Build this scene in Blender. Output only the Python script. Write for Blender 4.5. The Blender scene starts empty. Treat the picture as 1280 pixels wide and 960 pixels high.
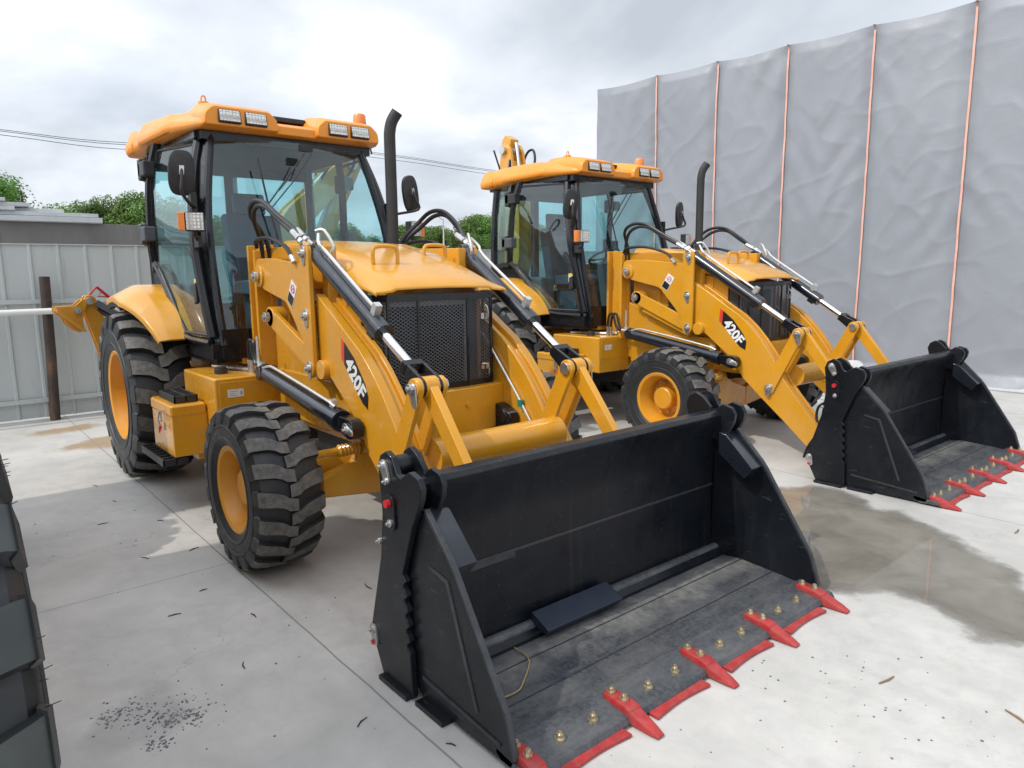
import bpy, bmesh, math, random
from mathutils import Vector, Matrix, noise
R = math.radians
PI = math.pi
random.seed(7)
S = bpy.context.scene
C = S.collection

# ------------------------------------------------------------------ camera, sky, sun, exposure
CAM = (4.033, -2.466, 1.700)
YAW, PITCH, ROLL, FPX = 140.092, -9.026, -0.587, 890.195
cd = bpy.data.cameras.new('camera'); cam = bpy.data.objects.new('camera', cd); C.objects.link(cam)
cd.sensor_width = 36.0; cd.sensor_fit = 'HORIZONTAL'; cd.lens = FPX/1280*36.0
cd.clip_start = 0.05; cd.clip_end = 2000
_y, _p, _r = R(YAW), R(PITCH), R(ROLL)
fw = Vector((math.cos(_y)*math.cos(_p), math.sin(_y)*math.cos(_p), math.sin(_p)))
rt = Vector((math.sin(_y), -math.cos(_y), 0)); up = rt.cross(fw)
r2 = rt*math.cos(_r) + up*math.sin(_r); u2 = -rt*math.sin(_r) + up*math.cos(_r)
mw = Matrix((r2, u2, -fw)).transposed().to_4x4(); mw.translation = Vector(CAM); cam.matrix_world = mw
S.camera = cam

SUN_DIR = Vector((-0.11, -0.84, 1.0)).normalized()          # towards the sun
sl = bpy.data.lights.new('sun', 'SUN'); sl.energy = 1.9; sl.angle = R(0.9); sl.color = (1.0, 0.94, 0.84)
so = bpy.data.objects.new('sun', sl); C.objects.link(so)
so.rotation_euler = SUN_DIR.to_track_quat('Z', 'Y').to_euler(); so.location = (0, -10, 14)

W = bpy.data.worlds.new('World'); S.world = W; W.use_nodes = True
nt = W.node_tree; nt.nodes.clear()
def wn(t, **k):
    n = nt.nodes.new(t)
    for a, b in k.items(): setattr(n, a, b)
    return n
out = wn('ShaderNodeOutputWorld'); bg = wn('ShaderNodeBackground'); bg.inputs[1].default_value = 0.145
sky = wn('ShaderNodeTexSky', sky_type='NISHITA', sun_disc=False)
sky.sun_elevation = math.asin(SUN_DIR.z); sky.sun_rotation = math.atan2(SUN_DIR.x, SUN_DIR.y)
sky.air_density = 1.0; sky.dust_density = 1.5
tc = wn('ShaderNodeTexCoord'); sp = wn('ShaderNodeSeparateXYZ'); nt.links.new(tc.outputs['Generated'], sp.inputs[0])
def wm(op, a, b):
    n = wn('ShaderNodeMath', operation=op)
    for i, v in enumerate((a, b)):
        if isinstance(v, (int, float)): n.inputs[i].default_value = v
        else: nt.links.new(v, n.inputs[i])
    return n.outputs[0]
zz = wm('ADD', wm('MAXIMUM', sp.outputs[2], 0.0), 0.22)
cb = wn('ShaderNodeCombineXYZ'); nt.links.new(wm('DIVIDE', sp.outputs[0], zz), cb.inputs[0]); nt.links.new(wm('DIVIDE', sp.outputs[1], zz), cb.inputs[1])
def wnoise(scale, det, rough, dist, off):
    m = wn('ShaderNodeMapping'); m.inputs[1].default_value = off; nt.links.new(cb.outputs[0], m.inputs[0])
    n = wn('ShaderNodeTexNoise'); n.inputs['Scale'].default_value = scale; n.inputs['Detail'].default_value = det
    n.inputs['Roughness'].default_value = rough; n.inputs['Distortion'].default_value = dist
    nt.links.new(m.outputs[0], n.inputs['Vector']); return n.outputs[0]
def wramp(sock, stops):
    r = wn('ShaderNodeValToRGB'); e = r.color_ramp.elements
    while len(e) < len(stops): e.new(0.5)
    for q, (p, c) in zip(e, stops): q.position = p; q.color = (*c, 1)
    nt.links.new(sock, r.inputs[0]); return r.outputs[0]
cl = wramp(wnoise(1.15, 8, 0.52, 0.25, (3.1, 1.7, 0)), [(0.30, (0.44, 0.48, 0.535)), (0.44, (0.575, 0.615, 0.675)), (0.56, (0.72, 0.755, 0.81)), (0.68, (0.95, 0.985, 1.04))])
cloudcol = wn('ShaderNodeVectorMath', operation='SCALE'); nt.links.new(cl, cloudcol.inputs[0]); 
# thin overcast: cloud glow added round the unseen sun to brighten shaded ground
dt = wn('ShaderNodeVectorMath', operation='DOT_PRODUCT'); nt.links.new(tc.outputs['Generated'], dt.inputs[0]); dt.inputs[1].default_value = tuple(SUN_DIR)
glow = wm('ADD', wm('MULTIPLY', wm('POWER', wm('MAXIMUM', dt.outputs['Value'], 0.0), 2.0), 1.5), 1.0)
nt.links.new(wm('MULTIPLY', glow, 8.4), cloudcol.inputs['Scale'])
cov = wramp(wnoise(0.55, 5, 0.5, 0.2, (7.4, 2.2, 0)), [(0.30, (0.80,)*3), (0.55, (0.97,)*3)])
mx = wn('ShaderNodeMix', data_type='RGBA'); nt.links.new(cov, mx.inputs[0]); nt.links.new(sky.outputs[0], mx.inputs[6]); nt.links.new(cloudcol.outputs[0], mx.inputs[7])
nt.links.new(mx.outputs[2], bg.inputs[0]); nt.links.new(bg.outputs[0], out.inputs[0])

S.view_settings.view_transform = 'Standard'; S.view_settings.look = 'None'
S.view_settings.exposure = 0.13; S.view_settings.gamma = 1.0; S.view_settings.use_curve_mapping = False
S.render.engine = 'CYCLES'
S.cycles.max_bounces = 10; S.cycles.transparent_max_bounces = 24

# ------------------------------------------------------------------ materials
class NB:
    """small node-tree writer for one material"""
    def __init__(s, name):
        s.m = bpy.data.materials.new(name); s.m.use_nodes = True; s.t = s.m.node_tree; s.t.nodes.clear()
        s.out = s.n('ShaderNodeOutputMaterial'); s.b = s.n('ShaderNodeBsdfPrincipled'); s.l(s.b.outputs[0], s.out.inputs[0])
        s.g = s.n('ShaderNodeNewGeometry'); s.tc = s.n('ShaderNodeTexCoord')
    def n(s, t, **k):
        n = s.t.nodes.new(t)
        for a, b in k.items(): setattr(n, a, b)
        return n
    def l(s, a, b): s.t.links.new(a, b)
    def put(s, sock, v):
        if isinstance(v, bpy.types.NodeSocket): s.l(v, sock)
        elif isinstance(v, tuple) and len(v) == 3 and sock.type == 'RGBA': sock.default_value = (*v, 1)
        else: sock.default_value = v
    def set(s, **k):
        for a, v in k.items(): s.put(s.b.inputs[a.replace('_', ' ')], v)
    def noise(s, scale, det=4, rough=0.55, dist=0.0, vec=None, off=(0, 0, 0), sc=(1, 1, 1)):
        mp = s.n('ShaderNodeMapping'); mp.inputs[1].default_value = off; mp.inputs[3].default_value = sc
        s.l(vec or s.tc.outputs['Object'], mp.inputs[0])
        n = s.n('ShaderNodeTexNoise'); n.inputs['Scale'].default_value = scale; n.inputs['Detail'].default_value = det
        n.inputs['Roughness'].default_value = rough; n.inputs['Distortion'].default_value = dist
        s.l(mp.outputs[0], n.inputs['Vector']); return n.outputs[0]
    def ramp(s, v, stops, interp='LINEAR'):
        r = s.n('ShaderNodeValToRGB'); r.color_ramp.interpolation = interp; e = r.color_ramp.elements
        while len(e) < len(stops): e.new(0.5)
        for q, (p, c) in zip(e, stops):
            q.position = p; q.color = (*c, 1) if isinstance(c, tuple) else (c, c, c, 1)
        s.l(v, r.inputs[0]); return r.outputs[0]
    def math(s, op, a, b=0.0, c=None, clamp=False):
        n = s.n('ShaderNodeMath', operation=op); n.use_clamp = clamp
        s.put(n.inputs[0], a); s.put(n.inputs[1], b)
        if c is not None: s.put(n.inputs[2], c)
        return n.outputs[0]
    def mix(s, f, a, b, mode='MIX'):
        n = s.n('ShaderNodeMix', data_type='RGBA', blend_type=mode)
        s.put(n.inputs[0], f); s.put(n.inputs[6], a); s.put(n.inputs[7], b); return n.outputs[2]
    def bump(s, h, strength=0.2, dist=0.01):
        n = s.n('ShaderNodeBump'); n.inputs['Strength'].default_value = strength; n.inputs['Distance'].default_value = dist
        s.l(h, n.inputs['Height']); s.l(n.outputs[0], s.b.inputs['Normal'])

def simple(name, col, rough=0.5, metal=0.0, var=0.12, scale=6.0, dust=0.0, dustcol=(0.30, 0.28, 0.25), coat=0.0, bump=0.0, bscale=40, rvar=0.08, spec=0.5):
    b = NB(name)
    n = b.noise(scale, 5)
    lo = tuple(c*(1-var) for c in col); hi = tuple(min(1, c*(1+var)) for c in col)
    c = b.ramp(n, [(0.3, lo), (0.7, hi)])
    if dust:
        d = b.ramp(b.noise(scale*1.7, 8, 0.65, 0.6, off=(5, 2, 1)), [(0.42, 0.0), (0.75, dust)])
        c = b.mix(d, c, dustcol)
    b.set(Base_Color=c, Metallic=metal, Coat_Weight=coat, Coat_Roughness=0.12)
    b.b.inputs['Specular IOR Level'].default_value = spec
    b.set(Roughness=b.ramp(b.noise(scale*2.3, 5, off=(1, 7, 3)), [(0.3, max(0.02, rough-rvar)), (0.7, min(1, rough+rvar))]))
    if bump: b.bump(b.noise(bscale, 4), bump, 0.003)
    return b.m

MAT = {}
MAT['yellow'] = simple('yellow_paint', (0.64, 0.292, 0.012), 0.28, var=0.07, scale=3, dust=0.20, dustcol=(0.50, 0.36, 0.18), coat=0.4, bump=0.02, bscale=60)
MAT['roof'] = simple('orange_roof_plastic', (0.78, 0.275, 0.014), 0.34, var=0.05, scale=3, dust=0.08, dustcol=(0.6, 0.5, 0.4), coat=0.1)
MAT['rimy'] = simple('yellow_rim_paint', (0.66, 0.29, 0.014), 0.36, var=0.06, scale=5, dust=0.12)
MAT['black'] = simple('black_paint', (0.007, 0.008, 0.011), 0.24, var=0.2, scale=4, dust=0.02, coat=0.12, spec=0.4)
MAT['plast'] = simple('black_plastic', (0.018, 0.018, 0.02), 0.5, var=0.2, dust=0.08)
MAT['greyplast'] = simple('grey_plastic', (0.075, 0.08, 0.088), 0.42, var=0.2)
MAT['cyl'] = simple('blue_black_cylinder_paint', (0.010, 0.013, 0.020), 0.24, var=0.2, coat=0.4)
MAT['rubber'] = simple('tyre_rubber', (0.018, 0.020, 0.022), 0.5, var=0.25, scale=8, dust=0.16, dustcol=(0.10, 0.095, 0.085), bump=0.05)
MAT['lug'] = simple('dusty_tread_rubber', (0.085, 0.083, 0.078), 0.66, var=0.35, scale=18, dust=0.6, dustcol=(0.24, 0.22, 0.19), bump=0.1)
MAT['worn'] = simple('worn_green_black_rubber', (0.036, 0.042, 0.040), 0.5, var=0.3, scale=5, dust=0.3, dustcol=(0.10, 0.105, 0.095), bump=0.08)
MAT['hose'] = simple('hose_rubber', (0.014, 0.014, 0.015), 0.38, var=0.2)
MAT['chrome'] = simple('chromed_rod', (0.78, 0.78, 0.78), 0.14, metal=1.0, var=0.05)
MAT['steel'] = simple('zinc_steel', (0.55, 0.55, 0.54), 0.34, metal=0.9, var=0.15, scale=20)
MAT['pipe'] = simple('pale_steel_pipe', (0.62, 0.62, 0.60), 0.32, metal=0.6, var=0.1, scale=20)
MAT['brass'] = simple('yellow_zinc_bolt', (0.60, 0.52, 0.36), 0.32, metal=0.85, var=0.25, scale=40)
MAT['red'] = simple('red_tooth_paint', (0.38, 0.024, 0.026), 0.45, var=0.2, scale=14, dust=0.45, dustcol=(0.36, 0.13, 0.10), bump=0.12, bscale=50)
MAT['redpl'] = simple('red_plastic', (0.55, 0.02, 0.03), 0.4)
MAT['white'] = simple('white_sticker', (0.75, 0.75, 0.74), 0.4, var=0.04)
MAT['yellowst'] = simple('yellow_sticker', (0.75, 0.55, 0.06), 0.4, var=0.04)
MAT['redst'] = simple('red_sticker', (0.65, 0.05, 0.03), 0.35, var=0.04)
MAT['blackst'] = simple('black_sticker', (0.012, 0.012, 0.013), 0.35, var=0.1)
MAT['greyink'] = simple('grey_ink', (0.30, 0.32, 0.38), 0.5, var=0.1)
MAT['pink'] = simple('pink_sticker', (0.62, 0.18, 0.30), 0.4, var=0.1)
MAT['amber'] = simple('amber_lens', (0.80, 0.22, 0.02), 0.18, var=0.08, coat=0.5)
MAT['seat'] = simple('dark_blue_seat_cloth', (0.06, 0.085, 0.12), 0.8, var=0.2)
MAT['inner'] = simple('cab_interior_grey', (0.085, 0.095, 0.11), 0.6, var=0.15)
MAT['liner'] = simple('headliner_grey', (0.05, 0.055, 0.065), 0.8, var=0.1)
MAT['green'] = simple('green_pipe_clip', (0.02, 0.20, 0.14), 0.45)

def bucket_mat(name, base, dust, lo, dustband=False):
    b = NB(name)
    n = b.noise(3.0, 8, 0.68, 0.1)
    c = b.ramp(n, [(0.3, tuple(x*0.75 for x in base)), (0.7, tuple(x*1.3 for x in base))])
    streak = b.ramp(b.noise(5, 6, 0.6, 0.2, sc=(1, 5, 0.25), off=(3, 3, 1)), [(0.55, 0.0), (0.85, 0.07)])
    c = b.mix(streak, c, (0.20, 0.21, 0.22))
    d = b.ramp(b.noise(4.2, 10, 0.74, 0.12, off=(9, 1, 4), sc=(1.8, 0.55, 1)), [(lo, 0.0), (0.85, dust)])
    c = b.mix(d, c, (0.29, 0.28, 0.26))
    sc = b.ramp(b.noise(70, 3, 0.5, sc=(0.15, 1, 1)), [(0.66, 0.0), (0.76, 0.3)])
    c = b.mix(sc, c, (0.16, 0.16, 0.17))
    b.set(Base_Color=c, Roughness=b.ramp(b.noise(7, 5, off=(2, 2, 2)), [(0.3, 0.24), (0.7, 0.42)]), Coat_Weight=0.05)
    b.b.inputs['Specular IOR Level'].default_value = 0.38
    if dustband:
        sx = b.n('ShaderNodeSeparateXYZ'); b.l(b.tc.outputs['Object'], sx.inputs[0])
        band = b.ramp(b.math('ADD', sx.outputs[0], b.math('MULTIPLY', b.math('SUBTRACT', b.noise(3.5, 6, 0.65), 0.5), 0.45)), [(0.0, 0.0), (1.0, 0.0)]) if False else b.math('SUBTRACT', 1.0, b.math('MULTIPLY', b.math('ABSOLUTE', b.math('SUBTRACT', b.math('ADD', sx.outputs[0], b.math('MULTIPLY', b.math('SUBTRACT', b.noise(3.5, 7, 0.7), 0.5), 0.4)), 1.90)), 7.0), clamp=True)
        fine = b.ramp(b.noise(55, 8, 0.75, off=(1, 1, 1)), [(0.42, 0.0), (0.66, 0.5)]); c = b.mix(fine, c, (0.13, 0.135, 0.145))
        c = b.mix(b.math('MULTIPLY', band, b.ramp(b.noise(16, 8, 0.75), [(0.35, 0.15), (0.65, 0.75)])), c, (0.30, 0.29, 0.265)); b.set(Base_Color=c)
    b.bump(b.noise(90, 3), 0.05, 0.002)
    return b.m
MAT['bucket'] = bucket_mat('black_bucket_paint', (0.0055, 0.0072, 0.0105), 0.045, 0.52)
MAT['bfloor'] = bucket_mat('dusty_scuffed_bucket_steel', (0.034, 0.038, 0.045), 0.50, 0.40, True)
MAT['rail'] = simple('worn_bucket_edge_steel', (0.040, 0.043, 0.048), 0.36, metal=0.2, var=0.3, scale=20)

def glass_mat(name, tint, refl=1.0):
    b = NB(name); b.t.nodes.remove(b.b)
    tr = b.n('ShaderNodeBsdfTransparent'); tr.inputs[0].default_value = (*tint, 1)
    gl = b.n('ShaderNodeBsdfGlossy'); gl.inputs['Roughness'].default_value = 0.02; gl.inputs[0].default_value = (0.95, 1, 1, 1)
    fr = b.n('ShaderNodeLayerWeight'); fr.inputs[0].default_value = 0.5
    ms = b.n('ShaderNodeMixShader'); b.l(b.math('MULTIPLY', b.math('MULTIPLY_ADD', b.math('POWER', fr.outputs['Facing'], 5.0), 0.92, 0.07), refl, clamp=True), ms.inputs[0])
    b.l(tr.outputs[0], ms.inputs[1]); b.l(gl.outputs[0], ms.inputs[2])
    # thin film of dust on the panes
    df = b.n('ShaderNodeBsdfDiffuse'); df.inputs[0].default_value = (0.35, 0.36, 0.35, 1)
    m2 = b.n('ShaderNodeMixShader'); b.l(b.ramp(b.noise(2.5, 7, 0.6, 0.4), [(0.35, 0.0), (0.8, 0.045)]), m2.inputs[0])
    b.l(ms.outputs[0], m2.inputs[1]); b.l(df.outputs[0], m2.inputs[2]); b.l(m2.outputs[0], b.out.inputs[0])
    return b.m
MAT['glass'] = glass_mat('green_tinted_glass', (0.66, 0.86, 0.88), 1.25)

def led_mat():
    b = NB('led_lens')
    ck = b.n('ShaderNodeTexVoronoi', distance='CHEBYCHEV'); ck.inputs['Scale'].default_value = 42; ck.inputs['Randomness'].default_value = 0.12
    b.l(b.tc.outputs['Object'], ck.inputs['Vector'])
    c = b.ramp(ck.outputs['Distance'], [(0.15, (0.85, 0.86, 0.85)), (0.32, (0.70, 0.70, 0.68)), (0.5, (0.36, 0.34, 0.31))])
    b.set(Base_Color=c, Roughness=0.15, Metallic=0.25, Coat_Weight=0.8); b.bump(ck.outputs['Distance'], 0.6, 0.01)
    return b.m
MAT['led'] = led_mat()

# ------------------------------------------------------------------ mesh builder
SPLIT = {'tooth_bolt', 'pivot_pin', 'bucket_pin', 'skid_plate', 'engine_side_panel', 'plug', 'clam_hose', 'pipe_clip', 'lifting_eye', 'stabiliser_pin', 'hose_fitting', 'bucket_bracket', 'grille_latch', 'crank_pin', 'wheel_nut', 'weld_seam', 'boom_pin', 'boom_hose', 'lift_hose', 'tilt_hose', 'steering_rod', 'cylinder_pipe', 'bell_crank', 'wiper', 'rubber_hair'}
class MB:
    def __init__(s): s.v, s.f, s.mi, s.mats = [], [], [], []
    def mat(s, m):
        if m not in s.mats: s.mats.append(m)
        return s.mats.index(m)
    def add(s, vs, fs, m=None):
        k = len(s.v); s.v += [tuple(p) for p in vs]; i = s.mat(m) if m else 0
        for f in fs: s.f.append(tuple(q+k for q in f)); s.mi.append(i)
        return s
    def box(s, a, b, m=None):
        (x0, y0, z0), (x1, y1, z1) = a, b
        return s.add([(x0,y0,z0),(x1,y0,z0),(x1,y1,z0),(x0,y1,z0),(x0,y0,z1),(x1,y0,z1),(x1,y1,z1),(x0,y1,z1)],
                     [(3,2,1,0),(4,5,6,7),(0,1,5,4),(1,2,6,5),(2,3,7,6),(3,0,4,7)], m)
    def obox(s, c, ax, ay, az, m=None):       # centre and three half-axis vectors
        c, ax, ay, az = map(Vector, (c, ax, ay, az))
        vs = [c+ax*i+ay*j+az*k for k in (-1, 1) for i, j in ((-1,-1),(1,-1),(1,1),(-1,1))]
        return s.add(vs, [(3,2,1,0),(4,5,6,7),(0,1,5,4),(1,2,6,5),(2,3,7,6),(3,0,4,7)], m)
    def prism(s, poly, y0, y1, m=None, plane='xz'):   # polygon in a plane, extruded along the third axis
        def P(a, b, c): return {'xz': (a, c, b), 'xy': (a, b, c), 'yz': (c, a, b)}[plane]
        n = len(poly); vs = [P(a, b, y0) for a, b in poly] + [P(a, b, y1) for a, b in poly]
        fs = [tuple(range(n)), tuple(range(2*n-1, n-1, -1))] + [(i, i+n, (i+1) % n+n, (i+1) % n) for i in range(n)]
        return s.add(vs, fs, m)
    def loft(s, rings, m=None, cap=True, closed=True):
        n = len(rings[0]); k = [q for r in rings for q in r]; fs = []
        for a in range(len(rings)-1):
            for i in range(n if closed else n-1):
                j = (i+1) % n; fs.append((a*n+i, a*n+j, (a+1)*n+j, (a+1)*n+i))
        if cap and closed: fs += [tuple(range(n-1, -1, -1)), tuple(range((len(rings)-1)*n, len(rings)*n))]
        return s.add(k, fs, m)
    def tube(s, pts, r, seg=10, m=None, smooth=0, cap=True):
        pts = [Vector(p) for p in pts]
        if smooth: pts = spline(pts, smooth)
        rr = r if isinstance(r, (list, tuple)) else [r]*len(pts)
        t0 = (pts[1]-pts[0]).normalized(); n = t0.orthogonal().normalized(); rings = []
        for i, p in enumerate(pts):
            t = ((pts[min(i+1, len(pts)-1)]-pts[max(i-1, 0)]).normalized())
            n = (n - t*n.dot(t)).normalized(); b = t.cross(n)
            rings.append([p+(n*math.cos(2*PI*k/seg)+b*math.sin(2*PI*k/seg))*rr[i] for k in range(seg)])
        return s.loft(rings, m, cap)
    def cyl(s, a, b, r, seg=20, m=None): return s.tube([a, b], r, seg, m)
    def lathe(s, prof, c, axis='y', n=48, m=None):   # profile of (radius, along-axis)
        rings = []
        for r, h in prof:
            ring = []
            for k in range(n):
                a = 2*PI*k/n; p, q = r*math.cos(a), r*math.sin(a)
                ring.append({'y': (c[0]+p, c[1]+h, c[2]+q), 'z': (c[0]+p, c[1]+q, c[2]+h), 'x': (c[0]+h, c[1]+p, c[2]+q)}[axis])
            rings.append(ring)
        return s.loft(rings, m, cap=False)
    def clusters(s, gap=0.006):
        par = list(range(len(s.v)))
        def find(a):
            while par[a] != a: par[a] = par[par[a]]; a = par[a]
            return a
        for f in s.f:
            for q in f[1:]: par[find(q)] = find(f[0])
        isl = {}
        for i in range(len(s.v)): isl.setdefault(find(i), []).append(i)
        boxes = [[[min(s.v[i][k] for i in q)-gap for k in range(3)], [max(s.v[i][k] for i in q)+gap for k in range(3)], set([r])] for r, q in isl.items()]
        done = False
        while not done:
            done = True
            for i in range(len(boxes)):
                for j in range(i+1, len(boxes)):
                    a, b = boxes[i], boxes[j]
                    if all(a[0][k] <= b[1][k] and b[0][k] <= a[1][k] for k in range(3)):
                        a[0] = [min(a[0][k], b[0][k]) for k in range(3)]; a[1] = [max(a[1][k], b[1][k]) for k in range(3)]; a[2] |= b[2]; boxes.pop(j); done = False; break
                if not done: break
        outl = []
        for b in boxes:
            m = MB(); m.mats = list(s.mats); ix = {}
            for f, mi in zip(s.f, s.mi):
                if find(f[0]) in b[2]:
                    for q in f:
                        if q not in ix: ix[q] = len(m.v); m.v.append(s.v[q])
                    m.f.append(tuple(ix[q] for q in f)); m.mi.append(mi)
            outl.append(m)
        return outl
    def build(s, name, mat=None, parent=None, **k):
        if name in SPLIT:
            return [m._build(name, mat, parent, **k) for m in s.clusters()][0]
        return s._build(name, mat, parent, **k)
    def _build(s, name, mat=None, parent=None, bevel=0.0, seg=2, smooth=35, loc=None, sub=0):
        me = bpy.data.meshes.new(name); me.from_pydata(s.v, [], s.f)
        ms = s.mats if s.mats else [mat]
        for m in ms: me.materials.append(m)
        if s.mats: me.polygons.foreach_set('material_index', s.mi)
        bm = bmesh.new(); bm.from_mesh(me)
        if loc: bmesh.ops.translate(bm, verts=bm.verts, vec=-Vector(loc))
        bmesh.ops.recalc_face_normals(bm, faces=bm.faces); bm.to_mesh(me); bm.free()
        if smooth:
            me.polygons.foreach_set('use_smooth', [True]*len(me.polygons)); me.set_sharp_from_angle(angle=R(smooth))
        o = bpy.data.objects.new(name, me); C.objects.link(o)
        if loc: o.location = loc
        if parent: o.parent = parent
        if bevel:
            md = o.modifiers.new('bevel', 'BEVEL'); md.width = bevel; md.segments = seg; md.limit_method = 'ANGLE'; md.angle_limit = R(38); md.harden_normals = True
        if sub:
            md = o.modifiers.new('sub', 'SUBSURF'); md.levels = sub; md.render_levels = sub
        return o

def spline(pts, n):
    P = [pts[0]*2-pts[1]] + list(pts) + [pts[-1]*2-pts[-2]]; o = []
    for i in range(1, len(P)-2):
        a, b, c, d = P[i-1:i+3]
        for k in range(n):
            t = k/n
            o.append(0.5*((2*b)+(c-a)*t+(2*a-5*b+4*c-d)*t*t+(3*b-a-3*c+d)*t**3))
    o.append(pts[-1]); return o

def rnd(poly, rads, n=4):
    """round the corners of a polygon; rads is one radius or one per corner"""
    o = []; L = len(poly)
    for i, p in enumerate(poly):
        r = rads[i] if isinstance(rads, (list, tuple)) else rads
        p = Vector(p); a = Vector(poly[i-1])-p; b = Vector(poly[(i+1) % L])-p
        r = min(r, a.length*0.48, b.length*0.48)
        if r <= 1e-4: o.append(tuple(p)); continue
        s, e = p+a.normalized()*r, p+b.normalized()*r
        for k in range(n+1):
            t = k/n; o.append(tuple(s*(1-t)**2+p*2*t*(1-t)+e*t*t))
    return o
def circ(x, z, r, n=16, a0=0, a1=360): return [(x+r*math.cos(R(a0+(a1-a0)*k/n)), z+r*math.sin(R(a0+(a1-a0)*k/n))) for k in range(n+(0 if a1-a0 == 360 else 1))]
def hull2(pts):
    pts = sorted(set(pts))
    def half(ps):
        h = []
        for p in ps:
            while len(h) > 1 and (h[-1][0]-h[-2][0])*(p[1]-h[-2][1])-(h[-1][1]-h[-2][1])*(p[0]-h[-2][0]) <= 0: h.pop()
            h.append(p)
        return h[:-1]
    return half(pts)+half(pts[::-1])
def link(p, q, r1, r2): return hull2(circ(p[0], p[1], r1, 20)+circ(q[0], q[1], r2, 20))

def tag(o, label=None, cat=None, group=None, kind=None):
    for k, v in (('label', label), ('category', cat), ('group', group), ('kind', kind)):
        if v: o[k] = v
    return o
def empty(name, loc=(0, 0, 0), rz=0):
    o = bpy.data.objects.new(name, None); C.objects.link(o); o.location = loc; o.rotation_euler = (0, 0, rz); o.empty_display_size = 0.2; return o
def copy_tree(o, parent=None):
    c = o.copy(); C.objects.link(c)
    if parent: c.parent = parent; c.matrix_parent_inverse = o.matrix_parent_inverse.copy()
    for ch in list(o.children): copy_tree(ch, c)
    return c
def text_mesh(body, size, mat, name, parent, M, bold=0.012, depth=0.0006):
    cu = bpy.data.curves.new('t', 'FONT'); cu.body = body; cu.size = size; cu.offset = bold*size/0.1*0.1; cu.extrude = depth
    cu.align_x = 'CENTER'; cu.align_y = 'CENTER'
    t = bpy.data.objects.new('t', cu); C.objects.link(t)
    dg = bpy.context.evaluated_depsgraph_get(); dg.update()
    me = bpy.data.meshes.new_from_object(t.evaluated_get(dg)); bpy.data.objects.remove(t)
    me.transform(M); me.materials.clear(); me.materials.append(mat)
    o = bpy.data.objects.new(name, me); C.objects.link(o)
    if parent: o.parent = parent
    return o

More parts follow.
